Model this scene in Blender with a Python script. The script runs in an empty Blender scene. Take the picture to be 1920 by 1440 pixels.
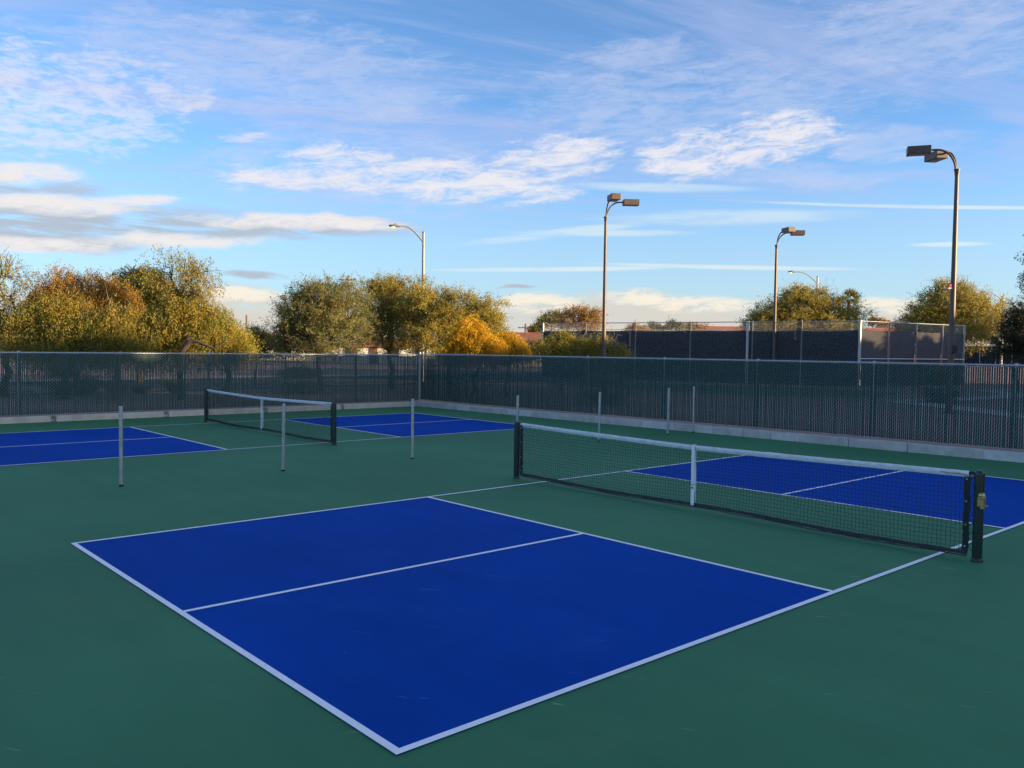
import bpy, bmesh, math, random
import numpy as np
from mathutils import Vector, Matrix

# ------------------------------------------------------------------ camera
sc = bpy.context.scene
COL = sc.collection
CAM = Vector((6.6156, -9.1136, 2.0918))
YAW, PITCH, ROLL, FPX = -0.84398, -0.040297, 0.011623, 1586.96
fwd = Vector((math.sin(YAW)*math.cos(PITCH), math.cos(YAW)*math.cos(PITCH), math.sin(PITCH)))
rgt = Vector((math.cos(YAW), -math.sin(YAW), 0))
upv = rgt.cross(fwd)
rr = rgt*math.cos(ROLL)+upv*math.sin(ROLL)
uu = -rgt*math.sin(ROLL)+upv*math.cos(ROLL)
cd = bpy.data.cameras.new('camera'); cam = bpy.data.objects.new('camera', cd); COL.objects.link(cam)
cam.matrix_world = Matrix(((rr.x, uu.x, -fwd.x, CAM.x), (rr.y, uu.y, -fwd.y, CAM.y), (rr.z, uu.z, -fwd.z, CAM.z), (0, 0, 0, 1)))
cd.sensor_width = 36; cd.lens = FPX/1920*36; cd.clip_end = 5000; cd.clip_start = 0.05
sc.camera = cam
sc.render.engine = 'CYCLES'
sc.cycles.use_denoising = True
sc.cycles.max_bounces = 6; sc.cycles.transparent_max_bounces = 8
sc.view_settings.view_transform = 'Standard'; sc.view_settings.look = 'None'
sc.view_settings.gamma = 1; sc.view_settings.use_curve_mapping = False
EXPOSURE = 1.6
sc.view_settings.exposure = EXPOSURE

FH = Vector((math.sin(YAW), math.cos(YAW)))      # heading of the view, level
RH = Vector((math.cos(YAW), -math.sin(YAW)))     # to its right, level
def lay(lat, dep, z=0.0):
    """a site on the map, metres to the right of and ahead of the photographer"""
    p = Vector((CAM.x, CAM.y))+RH*lat+FH*dep
    return Vector((p.x, p.y, z))
def site(px, D, z=0.0):
    return lay((px-960)/1587*D, D, z)
def hgt(px, py, D):
    """height above the court of something seen at (px,py) standing D metres ahead"""
    return CAM.z+((656.0+0.01162*(px-960))-py)/1587*D

# ------------------------------------------------------------------ world
SUN_EL = math.radians(7.0)
_s = FH*math.cos(math.radians(105))+RH*math.sin(math.radians(105))   # low in the west, to the right and a little behind the photographer
SUN_AZ = math.atan2(_s.x, _s.y)            # from +Y towards +X
w = bpy.data.worlds.new("World"); sc.world = w; w.use_nodes = True
w.cycles.sampling_method = 'MANUAL'; w.cycles.sample_map_resolution = 512
nt = w.node_tree
bg = nt.nodes['Background']
sky = nt.nodes.new('ShaderNodeTexSky'); sky.sky_type = 'NISHITA'; sky.sun_disc = False
sky.sun_elevation = SUN_EL; sky.sun_rotation = SUN_AZ
sky.air_density = 0.72; sky.dust_density = 0.35; sky.ozone_density = 3.0
SKY_STRENGTH = 0.12
bg.inputs[1].default_value = SKY_STRENGTH

class X:
    """tiny expression helper for shader math"""
    tree = None
    def __init__(s, sock): s.s = sock
    @staticmethod
    def m(op, *a, clamp=False):
        n = X.tree.nodes.new('ShaderNodeMath'); n.operation = op; n.use_clamp = clamp
        for i, v in enumerate(a):
            if isinstance(v, X): X.tree.links.new(v.s, n.inputs[i])
            else: n.inputs[i].default_value = v
        return X(n.outputs[0])
    def __add__(s, o): return X.m('ADD', s, o)
    __radd__ = __add__
    def __sub__(s, o): return X.m('SUBTRACT', s, o)
    def __rsub__(s, o): return X.m('SUBTRACT', o, s)
    def __mul__(s, o): return X.m('MULTIPLY', s, o)
    __rmul__ = __mul__
    def __truediv__(s, o): return X.m('DIVIDE', s, o)
    def sst(s, a, b):
        n = X.tree.nodes.new('ShaderNodeMapRange'); n.interpolation_type = 'SMOOTHSTEP'
        X.tree.links.new(s.s, n.inputs[0])
        if a <= b: n.inputs[1].default_value = a; n.inputs[2].default_value = b; n.inputs[3].default_value = 0; n.inputs[4].default_value = 1
        else: n.inputs[1].default_value = b; n.inputs[2].default_value = a; n.inputs[3].default_value = 1; n.inputs[4].default_value = 0
        return X(n.outputs[0])
def xvec(x, y, z=0.0):
    n = X.tree.nodes.new('ShaderNodeCombineXYZ')
    for i, v in enumerate((x, y, z)):
        if isinstance(v, X): X.tree.links.new(v.s, n.inputs[i])
        else: n.inputs[i].default_value = v
    return n.outputs[0]
def xnoise(vec, scale, detail=4.0, rough=0.55, dist=0.0):
    n = X.tree.nodes.new('ShaderNodeTexNoise'); n.noise_dimensions = '3D'
    X.tree.links.new(vec, n.inputs['Vector'])
    n.inputs['Scale'].default_value = scale; n.inputs['Detail'].default_value = detail
    n.inputs['Roughness'].default_value = rough; n.inputs['Distortion'].default_value = dist
    return X(n.outputs[0])
def xmix(a, b, fac):
    n = X.tree.nodes.new('ShaderNodeMix'); n.data_type = 'RGBA'
    for i, v in ((6, a), (7, b)):
        if hasattr(v, 'is_linked'): X.tree.links.new(v, n.inputs[i])
        else: n.inputs[i].default_value = (*v, 1)
    if isinstance(fac, X): X.tree.links.new(fac.s, n.inputs[0])
    else: n.inputs[0].default_value = fac
    return n.outputs[2]

X.tree = nt
geo = nt.nodes.new('ShaderNodeTexCoord'); sep = nt.nodes.new('ShaderNodeSeparateXYZ')
nt.links.new(geo.outputs['Generated'], sep.inputs[0])
dx, dy, dz = (X(sep.outputs[i]) for i in range(3))
AZ0 = YAW
la = dx*RH.x+dy*RH.y; fa = dx*FH.x+dy*FH.y
az = X.m('ARCTAN2', la, fa)                  # compass angle from the view heading, radians
el = X.m('ARCSINE', dz)
def ae(px, py):
    x = px-960; y = -(py-720)
    d = fwd*FPX+rr*x+uu*y; d.normalize()
    return math.atan2(d.x*RH.x+d.y*RH.y, d.x*FH.x+d.y*FH.y), math.asin(d.z)
K = 1.0/(SKY_STRENGTH*2**EXPOSURE)           # cloud radiance given as it reads in the exposed picture
def ck(r, g, b): return (r*K, g*K, b*K)
color = sky.outputs[0]
# thin high veil over the whole sky, drawn out along the wind
dzs = X.m('MAXIMUM', dz, 0.04)
pu = (la/dzs); pv = (fa/dzs)
wu = pu*0.94+pv*0.34; wv = pv*0.94-pu*0.34
fib = xnoise(xvec(wu*0.42, wv*1.5, 7.7), 1.1, 5, 0.66, 0.9)
vm = fib.sst(0.38, 0.68)*dz.sst(0.05, 0.26)
sdn = X.m('MAXIMUM', dx*math.sin(SUN_AZ)*math.cos(SUN_EL)+dy*math.cos(SUN_AZ)*math.cos(SUN_EL)+dz*math.sin(SUN_EL), 0.0)
fw = X.m('POWER', sdn, 4.0)                  # thin cloud glows more towards the sun
color = xmix(color, ck(0.50, 0.57, 0.86), vm*0.55)
color = xmix(color, ck(2.2, 1.7, 1.3), vm*fw*0.7)
# shared textures on the sky sphere: drawn-out streaks, feathery curls, small ripples
n_str = xnoise(xvec(az*9.0, el*62.0+az*3.0, 1.7), 1.0, 4, 0.6, 0.3)
n_fea = xnoise(xvec(az*17.0+el*30.0, el*72.0-az*14.0, 5.2), 1.0, 7, 0.74, 0.45)
n_rip = xnoise(xvec(az*46.0, el*130.0, 9.4), 1.0, 4, 0.62, 0.4)
wob = (xnoise(xvec(az*9.0, el*9.0, 2.2), 1.0, 2, 0.5)-0.5)*0.03
elw = el+wob
def lens(cx, cy, rx, ry, slope=0.0, op=1.0, straight=False):
    """soft lens-shaped cloud area: centre, half length, half depth, tilt"""
    ac, ec = ae(cx, cy); a1, e1 = ae(cx+rx, cy+slope*rx); ka = 1.0/max(abs(a1-ac), 1e-4); sl = (e1-ec)/(a1-ac); kr = 1587.0/ry
    u = X.m('MULTIPLY_ADD', az, ka, -ac*ka)
    v = X.m('MULTIPLY_ADD', el if straight else elw, kr, -ec*kr+sl*ac*kr)
    v = X.m('MULTIPLY_ADD', az, -sl*kr, v)
    r2 = X.m('MULTIPLY_ADD', v, v, u*u)
    m = r2.sst(1.0, 0.0)
    return m if op == 1.0 else m*op
def group(col, tex, t0, t1, op, items, pull=0.40, straight=False, soft=False):
    global color
    M = None
    for it in items:
        m = lens(*it, straight=straight); M = m if M is None else X.m('MAXIMUM', M, m)
    mask = (M if soft else M.sst(0.0, 0.6))*X.m('MULTIPLY_ADD', M, pull, tex-pull*0.65).sst(t0, t1)
    color = xmix(color, ck(*col), mask*op)
mixf = n_fea*0.7+n_str*0.3
# --- haze band and far cumulus at the horizon
color = xmix(color, ck(0.50, 0.64, 0.70), el.sst(0.24, 0.03)*0.62)
color = xmix(color, ck(0.72, 0.66, 0.60), el.sst(0.060, 0.0)*0.8)
group((0.72, 0.67, 0.60), n_str, 0.20, 0.55, 0.9, [(1190, 600, 420, 62), (460, 592, 190, 60), (100, 592, 420, 60), (1800, 596, 300, 50)], pull=0.15, soft=True)
group((1.0, 0.90, 0.75), n_fea, 0.44, 0.66, 0.9, [(1010, 572, 150, 31.9), (1280, 566, 276, 29.0), (1700, 572, 172, 26.1), (440, 558, 150, 23.2)], pull=0.30, soft=True)
# --- grey-bellied stratus to the left
group((0.47, 0.53, 0.62), n_str, 0.34, 0.56, 0.95, [(160, 416, 560, 48, 0.02), (520, 430, 330, 30, 0.0), (485, 519, 92, 11), (968, 541, 44, 6), (60, 452, 330, 26, .02), (40, 350, 200, 24)], pull=0.15, soft=True)
group((0.88, 0.85, 0.85), mixf, 0.38, 0.66, 1.0, [(90, 384, 288, 26.1), (560, 418, 299, 23.2, .03), (640, 426, 184, 17.4, 0.01), (330, 452, 253, 21.8), (30, 330, 195, 29.0), (60, 462, 264, 20.3), (250, 372, 138, 17.4)], pull=0.30, soft=True)
# --- rippled altocumulus, upper left
group((0.80, 0.80, 0.90), n_rip*0.65+n_fea*0.35, 0.48, 0.74, 0.7, [(60, 190, 483, 145.0), (120, 202, 299, 49.3), (140, 252, 299, 49.3), (330, 180, 138, 37.7), (455, 257, 80, 15.9), (60, 160, 230, 58.0)])
# --- thin feathered sheets, upper right and middle
group((0.60, 0.67, 0.90), mixf, 0.44, 0.76, 0.55, [(1300, 200, 644, 130.5, -.04), (1210, 100, 207, 58.0, -.15), (1750, 60, 483, 130.5, -.05), (480, 120, 598, 130.5, .05), (700, 320, 552, 130.5, .02), (1650, 262, 299, 52.2, .05), (700, 185, 299, 58.0), (1500, 330, 345, 34.8)])
# --- bright feathered cirrus across the middle
group((0.85, 0.84, 0.90), n_fea, 0.44, 0.78, 1.0, [(700, 312, 264, 60.9, .08), (860, 340, 322, 66.7, .02), (960, 358, 195, 40.6), (1050, 294, 195, 66.7, -.10), (1400, 270, 276, 75.4, -.13), (1480, 244, 161, 46.4, -.10), (1270, 308, 150, 63.8, .1), (560, 336, 276, 37.7), (620, 298, 103, 26.1, .12)], pull=0.42)
# --- old contrails
group((0.66, 0.82, 0.92), n_str, 0.25, 0.70, 0.85, [(1060, 436, 250, 11, -.13), (1360, 408, 320, 18, -.03), (1140, 437, 250, 8, -.01), (1230, 352, 230, 11, .01)], straight=True, pull=0.15, soft=True)
group((0.80, 0.88, 0.90), n_str, 0.15, 0.60, 0.75, [(1360, 501, 330, 5.5, .012), (1750, 388, 640, 4.2, -.003), (1780, 458, 100, 5, -.02), (1050, 505, 300, 6, -.02)], straight=True, pull=0.15, soft=True)
nt.links.new(color, bg.inputs[0])

# ------------------------------------------------------------------ sun
sd = bpy.data.lights.new('sun', 'SUN'); sun = bpy.data.objects.new('sun', sd); COL.objects.link(sun)
sd.energy = 5.0; sd.color = (1.0, 0.72, 0.38); sd.angle = math.radians(0.53)
sdir = Vector((math.sin(SUN_AZ)*math.cos(SUN_EL), math.cos(SUN_AZ)*math.cos(SUN_EL), math.sin(SUN_EL)))
sun.rotation_euler = sdir.to_track_quat('Z', 'Y').to_euler(); sun.location = (0, 0, 60)

# ------------------------------------------------------------------ materials
MATS = {}
def mat(name, base, rough=0.6, var=0.12, scale=6.0, base2=None, metal=0.0, spec=0.5, bump=0.0, bscale=60.0, coords='Object', stretch=(1, 1, 1)):
    if name in MATS: return MATS[name]
    m = bpy.data.materials.new(name); m.use_nodes = True; t = m.node_tree; X.tree = t
    b = t.nodes['Principled BSDF']; b.inputs['Roughness'].default_value = rough; b.inputs['Metallic'].default_value = metal
    b.inputs['Specular IOR Level'].default_value = spec
    tc = t.nodes.new('ShaderNodeTexCoord'); mp = t.nodes.new('ShaderNodeMapping'); mp.inputs['Scale'].default_value = stretch
    t.links.new(tc.outputs[coords], mp.inputs[0]); v = mp.outputs[0]
    n = xnoise(v, scale, 6, 0.6)
    if base2 is None: base2 = tuple(c*(1-2*var) for c in base); base = tuple(c*(1+var*1.0) for c in base)
    c = xmix(base, base2, n.sst(0.32, 0.7))
    t.links.new(c, b.inputs['Base Color'])
    if bump:
        n2 = xnoise(v, bscale, 4, 0.6); bp = t.nodes.new('ShaderNodeBump'); bp.inputs['Strength'].default_value = bump; bp.inputs['Distance'].default_value = 0.01
        t.links.new(n2.s, bp.inputs['Height']); t.links.new(bp.outputs[0], b.inputs['Normal'])
    MATS[name] = m
    return m

def court_paint(name, base, scuff, rough, spec):
    """acrylic sports coating: sanded grain, drifting tint, ball and shoe scuffs"""
    m = bpy.data.materials.new(name); m.use_nodes = True; t = m.node_tree; X.tree = t
    b = t.nodes['Principled BSDF']; b.inputs['Roughness'].default_value = rough; b.inputs['Specular IOR Level'].default_value = spec
    tc = t.nodes.new('ShaderNodeTexCoord'); v = tc.outputs['Object']
    s = t.nodes.new('ShaderNodeSeparateXYZ'); t.links.new(v, s.inputs[0]); ox, oy = X(s.outputs[0]), X(s.outputs[1])
    big = xnoise(v, 0.28, 4, 0.55); roll = xnoise(xvec(ox*0.3, oy*2.2, 0.0), 1.3, 4, 0.6)
    grain = xnoise(v, 190.0, 2, 0.6)
    lo = tuple(c*0.80 for c in base); hi = tuple(c*1.16 for c in base)
    c = xmix(lo, hi, (big*0.55+roll*0.25+grain*0.30-0.05).sst(0.30, 0.75))
    # short scuffs, only in places
    u1 = ox*0.86+oy*0.5; v1 = oy*0.86-ox*0.5
    sc1 = xnoise(xvec(u1*2.4, v1*14.0, 1.0), 1.0, 3, 0.55).sst(0.665, 0.72)
    where = xnoise(v, 0.45, 3, 0.5).sst(0.46, 0.62)
    c = xmix(c, scuff, sc1*where*0.5)
    sp = t.nodes.new('ShaderNodeTexVoronoi'); sp.inputs['Scale'].default_value = 3.3; t.links.new(v, sp.inputs['Vector'])
    dots = X(sp.outputs['Distance']).sst(0.055, 0.02)*xnoise(v, 1.9, 2).sst(0.5, 0.6)
    c = xmix(c, scuff, dots*0.35)
    dust = xnoise(xvec(ox, oy, 4.0), 0.9, 6, 0.65).sst(0.52, 0.75)
    c = xmix(c, scuff, dust*0.05)
    t.links.new(c, b.inputs['Base Color'])
    bp = t.nodes.new('ShaderNodeBump'); bp.inputs['Strength'].default_value = 0.25; bp.inputs['Distance'].default_value = 0.004
    t.links.new((grain+xnoise(v, 70, 2)*0.6).s, bp.inputs['Height']); t.links.new(bp.outputs[0], b.inputs['Normal'])
    return m
M_green = court_paint('court_green', (0.043, 0.192, 0.082), (0.32, 0.38, 0.20), 0.66, 0.20)
M_blue = court_paint('court_blue', (0.0002, 0.060, 0.350), (0.12, 0.24, 0.52), 0.8, 0.05)
M_line = mat('line_paint', (0.92, 0.92, 0.92), 0.6, base2=(0.84, 0.84, 0.84), scale=9, bump=0.1, bscale=150)
M_galv = mat('galvanised', (0.50, 0.51, 0.52), 0.42, base2=(0.36, 0.37, 0.38), scale=14, metal=0.75)
M_wire = mat('galvanised_wire', (0.60, 0.60, 0.58), 0.45, base2=(0.46, 0.46, 0.45), scale=8, metal=0.3)
M_slat = mat('slat_green', (0.003, 0.056, 0.048), 0.55, base2=(0.003, 0.040, 0.036), scale=5, spec=0.35)
M_conc = mat('concrete', (0.58, 0.54, 0.49), 0.85, base2=(0.42, 0.39, 0.36), scale=3.2, bump=0.3, bscale=45)
M_conct = mat('concrete_tan_glow', (0.64, 0.56, 0.45), 0.85, base2=(0.50, 0.43, 0.34), scale=3.2, bump=0.3, bscale=45)  # tan concrete, colour lifted to carry the warm western sky glow
M_patch = mat('concrete_patch', (0.66, 0.63, 0.60), 0.85, base2=(0.54, 0.51, 0.48), scale=8)
M_postg = mat('net_post_green', (0.010, 0.030, 0.024), 0.30, base2=(0.006, 0.02, 0.016), scale=9)
M_black = mat('black_vinyl', (0.010, 0.010, 0.014), 0.5, base2=(0.018, 0.018, 0.024), scale=18)
M_cord = mat('net_cord', (0.008, 0.012, 0.012), 0.7, base2=(0.014, 0.018, 0.018), scale=20)
M_tape = mat('white_tape', (0.80, 0.80, 0.80), 0.7, base2=(0.60, 0.61, 0.64), scale=11, bump=0.5, bscale=26, stretch=(1, 1, 3))
M_strap = mat('white_strap', (0.88, 0.88, 0.90), 0.7, var=0.04)
M_brass = mat('brass', (0.62, 0.46, 0.20), 0.35, base2=(0.40, 0.28, 0.10), metal=0.9, scale=30)
M_teal = mat('teal_label', (0.02, 0.16, 0.26), 0.5, var=0.05)
M_brown = mat('bronze_pole', (0.120, 0.082, 0.060), 0.5, base2=(0.09, 0.062, 0.047), scale=4, metal=0.1)
M_lens = mat('lamp_glass', (0.30, 0.29, 0.27), 0.25, var=0.05)
M_grey = mat('street_pole_grey', (0.27, 0.26, 0.24), 0.5, base2=(0.21, 0.20, 0.19), scale=3, metal=0.35)
M_screen = mat('windscreen', (0.014, 0.018, 0.026), 0.8, base2=(0.022, 0.026, 0.036), scale=1.6, spec=0.2)
M_screenb = mat('windscreen_raking_light', (0.060, 0.052, 0.055), 0.85, base2=(0.045, 0.042, 0.048), scale=1.2, spec=0.2)  # greyer screen copy: raking light is put into its colour
M_asph = mat('asphalt', (0.055, 0.056, 0.060), 0.9, base2=(0.042, 0.043, 0.046), scale=2.0, bump=0.2, bscale=80)
M_walk = mat('walk_concrete', (0.56, 0.55, 0.53), 0.85, base2=(0.46, 0.45, 0.44), scale=1.1)
M_bark = mat('bark', (0.085, 0.055, 0.045), 0.9, base2=(0.045, 0.03, 0.026), scale=12, bump=0.6, bscale=30)
M_barkg = mat('bark_grey', (0.20, 0.16, 0.14), 0.9, base2=(0.12, 0.095, 0.08), scale=12)
M_stucco = mat('stucco', (0.66, 0.58, 0.47), 0.9, var=0.05, scale=2)
M_stuccow = mat('stucco_white', (0.74, 0.70, 0.64), 0.9, var=0.04, scale=2)
M_tile = mat('roof_tile', (0.36, 0.13, 0.075), 0.8, base2=(0.26, 0.085, 0.05), scale=3)
M_glass = mat('window_glass', (0.03, 0.035, 0.04), 0.15, var=0.1)
M_red = mat('red_plastic', (0.45, 0.03, 0.03), 0.5, var=0.05)
M_wood = mat('pole_wood', (0.16, 0.085, 0.06), 0.85, base2=(0.11, 0.06, 0.045), scale=10)

# ground: decomposed granite, brown-mauve, with patches
def ground_mat():
    m = bpy.data.materials.new('gravel'); m.use_nodes = True; t = m.node_tree; X.tree = t
    b = t.nodes['Principled BSDF']; b.inputs['Roughness'].default_value = 0.95; b.inputs['Specular IOR Level'].default_value = 0.2
    tc = t.nodes.new('ShaderNodeTexCoord'); v = tc.outputs['Object']
    big = xnoise(v, 0.12, 5, 0.6); n = xnoise(v, 22, 3, 0.7)
    c = xmix((0.43, 0.29, 0.25), (0.27, 0.20, 0.185), (big*0.5+n*0.5).sst(0.35, 0.65))
    c = xmix(c, (0.10, 0.12, 0.045), xnoise(v, 0.05, 3).sst(0.56, 0.66)*0.35)
    t.links.new(c, b.inputs['Base Color'])
    bp = t.nodes.new('ShaderNodeBump'); bp.inputs['Strength'].default_value = 0.6; bp.inputs['Distance'].default_value = 0.02
    t.links.new(xnoise(v, 40, 3, 0.7).s, bp.inputs['Height']); t.links.new(bp.outputs[0], b.inputs['Normal'])
    return m
M_ground = ground_mat()
M_grass = mat('lawn', (0.07, 0.13, 0.06), 0.95, base2=(0.10, 0.15, 0.07), scale=0.8, bump=0.5, bscale=30)

def leaf_mat(name, c1, c2, c3, patch=0.7, trans=0.42):
    """leaf colour: c1 main, c2 turning, c3 per-leaf odd ones"""
    m = bpy.data.materials.new(name); m.use_nodes = True; t = m.node_tree; X.tree = t
    b = t.nodes['Principled BSDF']; b.inputs['Roughness'].default_value = 0.55; b.inputs['Specular IOR Level'].default_value = 0.25
    tc = t.nodes.new('ShaderNodeTexCoord'); at = t.nodes.new('ShaderNodeAttribute'); at.attribute_name = 'rnd'
    r = X(at.outputs['Fac'])
    n = xnoise(tc.outputs['Object'], patch, 3, 0.55)
    c = xmix(c1, c2, (n+(r-0.5)*0.35).sst(0.38, 0.66))
    c = xmix(c, c3, r.sst(0.78, 1.0)*0.7)
    t.links.new(c, b.inputs['Base Color'])
    tr = t.nodes.new('ShaderNodeBsdfTranslucent'); t.links.new(c, tr.inputs[0])
    mx = t.nodes.new('ShaderNodeMixShader'); mx.inputs[0].default_value = trans
    t.links.new(b.outputs[0], mx.inputs[1]); t.links.new(tr.outputs[0], mx.inputs[2])
    t.links.new(mx.outputs[0], t.nodes['Material Output'].inputs[0])
    return m
L_pepper = leaf_mat('leaf_pepper', (0.19, 0.205, 0.045), (0.33, 0.235, 0.035), (0.40, 0.24, 0.035), 0.8)
L_rust = leaf_mat('leaf_rust', (0.42, 0.21, 0.035), (0.27, 0.19, 0.04), (0.5, 0.24, 0.03), 0.6)
L_dark = leaf_mat('leaf_dark_pine', (0.1148, 0.1283, 0.0378), (0.1755, 0.1553, 0.0351), (0.2025, 0.162, 0.0405), 1.0)
L_olive = leaf_mat('leaf_olive', (0.1943, 0.2028, 0.0811), (0.2535, 0.2197, 0.0761), (0.338, 0.2535, 0.0845), 0.7)
L_mesq = leaf_mat('leaf_mesquite', (0.36, 0.29, 0.055), (0.25, 0.225, 0.055), (0.45, 0.31, 0.05), 0.6)
L_gold = leaf_mat('leaf_gold', (0.60, 0.35, 0.018), (0.46, 0.31, 0.024), (0.62, 0.33, 0.018), 1.2, 0.45)
L_lime = leaf_mat('leaf_lime', (0.255, 0.2475, 0.045), (0.33, 0.27, 0.042), (0.42, 0.285, 0.03), 1.0, 0.35)
L_farorange = leaf_mat('leaf_far_orange', (0.392, 0.231, 0.07), (0.28, 0.196, 0.07), (0.462, 0.266, 0.07), 0.5)
L_shade = leaf_mat('leaf_evergreen', (0.05, 0.055, 0.028), (0.07, 0.065, 0.033), (0.085, 0.075, 0.04), 0.8)
L_tan = leaf_mat('leaf_straw', (0.42, 0.31, 0.16), (0.33, 0.24, 0.12), (0.5, 0.37, 0.2), 2.0)
L_shrub = leaf_mat('leaf_shrub', (0.144, 0.138, 0.048), (0.192, 0.168, 0.06), (0.24, 0.192, 0.072), 1.5)

# ------------------------------------------------------------------ mesh helpers
class MB:
    def __init__(s): s.v = []; s.f = []
    def add(s, vs, fs):
        o = len(s.v); s.v += [tuple(p) for p in vs]; s.f += [tuple(i+o for i in q) for q in fs]
    def box(s, c, d, R=None, taper=1.0):
        x, y, z = (k/2 for k in d); vs = []
        for sz in (-1, 1):
            k = taper if sz > 0 else 1
            for sx, sy in ((-1, -1), (1, -1), (1, 1), (-1, 1)):
                p = Vector((sx*x*k, sy*y*k, sz*z))
                if R is not None: p = R @ p
                vs.append(p+Vector(c))
        s.add(vs, [(0, 3, 2, 1), (4, 5, 6, 7), (0, 1, 5, 4), (1, 2, 6, 5), (2, 3, 7, 6), (3, 0, 4, 7)])
    def tube(s, pts, rad, n=8, cap=True):
        pts = [Vector(p) for p in pts]
        if not hasattr(rad, '__len__'): rad = [rad]*len(pts)
        rings = []; prev = None
        for i, p in enumerate(pts):
            t = (pts[min(i+1, len(pts)-1)]-pts[max(i-1, 0)]).normalized()
            if prev is None:
                a = Vector((0, 0, 1)) if abs(t.z) < 0.9 else Vector((1, 0, 0))
                u = t.cross(a).normalized()
            else:
                u = (prev-t*prev.dot(t)).normalized()
            prev = u; vv = t.cross(u)
            rings.append([p+(u*math.cos(2*math.pi*k/n)+vv*math.sin(2*math.pi*k/n))*rad[i] for k in range(n)])
        vs = [q for r_ in rings for q in r_]; fs = []
        for i in range(len(pts)-1):
            for k in range(n):
                k2 = (k+1) % n
                fs.append((i*n+k, i*n+k2, (i+1)*n+k2, (i+1)*n+k))
        if cap:
            fs.append(tuple(range(n-1, -1, -1))); fs.append(tuple((len(pts)-1)*n+k for k in range(n)))
        s.add(vs, fs)
    def lathe(s, prof, c=(0, 0, 0), n=12):
        c = Vector(c); vs = []; fs = []
        for r_, z in prof:
            for k in range(n): vs.append(c+Vector((r_*math.cos(2*math.pi*k/n), r_*math.sin(2*math.pi*k/n), z)))
        for i in range(len(prof)-1):
            for k in range(n):
                k2 = (k+1) % n; fs.append((i*n+k, i*n+k2, (i+1)*n+k2, (i+1)*n+k))
        fs.append(tuple(range(n-1, -1, -1))); fs.append(tuple((len(prof)-1)*n+k for k in range(n)))
        s.add(vs, fs)
    def sheet(s, pts): s.add(pts, [tuple(range(len(pts)))])
    def mesh(s, name):
        me = bpy.data.meshes.new(name); me.from_pydata(s.v, [], s.f); me.update(); return me
    def build(s, name, m, parent=None, smooth=False, bevel=0.0, kind=None, label=None):
        me = s.mesh(name); me.materials.append(m)
        if smooth:
            me.polygons.foreach_set('use_smooth', [True]*len(me.polygons))
            me.set_sharp_from_angle(angle=math.radians(50))
        o = bpy.data.objects.new(name, me); COL.objects.link(o)
        if parent is not None: o.parent = parent
        if bevel:
            b = o.modifiers.new('bevel', 'BEVEL'); b.width = bevel; b.segments = 2; b.limit_method = 'ANGLE'
        if kind: o['kind'] = kind
        if label: o['label'] = label
        return o
def thing(name, label, cat, loc=(0, 0, 0), rz=0.0, group=None):
    o = bpy.data.objects.new(name, None); COL.objects.link(o); o.location = loc; o.rotation_euler = (0, 0, rz)
    o.empty_display_size = 0.2
    o['label'] = label; o['category'] = cat
    if group: o['group'] = group
    return o
def tag(o, label, cat, group=None):
    o['label'] = label; o['category'] = cat
    if group: o['group'] = group
    return o
def structure(name, loc=(0, 0, 0), rz=0.0):
    o = bpy.data.objects.new(name, None); COL.objects.link(o); o.location = loc; o.rotation_euler = (0, 0, rz); o['kind'] = 'structure'; return o
def copy_tree(o, parent=None):
    c = o.copy(); COL.objects.link(c)
    if parent is not None: c.parent = parent
    for ch in list(o.children): copy_tree(ch, c)
    return c

# ------------------------------------------------------------------ ground
RK = math.atan2(0.55, 20.05)                       # the right-hand kerb and fence run a touch off square
kd = Vector((math.cos(RK), math.sin(RK))); kn = Vector((-math.sin(RK), math.cos(RK)))
KC = Vector((-18.75, 8.78))                        # inner corner of the kerb
EDGE_S, EDGE_E = -22.0, 16.0                       # the paved slab goes on behind the photographer
def kpt(s_, off): return KC+kd*s_+kn*off
GZ = 0.15
def gheight(x, y):
    v = Vector((x-CAM.x, y-CAM.y)); d = v.dot(FH); l = v.dot(RH)/max(d, 1)
    t = min(max((d-58)/70, 0), 1); t = t*t*(3-2*t)*min(max((l-0.02)/0.2, 0), 1)
    return GZ+1.35*t
gb = MB()
# ring of ground round the slab: inner rectangle follows the back of the kerb
inner = [kpt(-0.24, 0.24), kpt(36.0, 0.24), Vector((18.0, EDGE_S)), Vector((-18.99, EDGE_S))]
gx = sorted(set([-1500, -700, -300, -200, -150, -120, -100, -85, -70, -60, -50, -40, -30, -18.99, 18.0, 30, 60, 120, 300, 1500]))
gy = sorted(set([-1500, -300, -100, -60, EDGE_S, 9.02, 20, 30, 40, 50, 60, 70, 80, 95, 110, 130, 160, 220, 400, 700, 1500]))
def gvert(x, y):
    if abs(y-9.02) < 1e-6 and -18.99 <= x <= 18.0:       # follow the kerb's slight skew
        yy = kpt(0, 0.24).y+(x-kpt(0, 0.24).x)*math.tan(RK); return (x, yy, GZ)
    return (x, y, gheight(x, y))
idx = {}
for i, x in enumerate(gx):
    for j, y in enumerate(gy):
        idx[i, j] = len(gb.v); gb.v.append(gvert(x, y))
for i in range(len(gx)-1):
    for j in range(len(gy)-1):
        if gx[i] >= -19 and gx[i+1] <= 18.01 and gy[j] >= EDGE_S and gy[j+1] <= 9.03: continue
        gb.f.append((idx[i, j], idx[i+1, j], idx[i+1, j+1], idx[i, j+1]))
g = gb.build('ground', M_ground); g['kind'] = 'structure'

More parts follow.
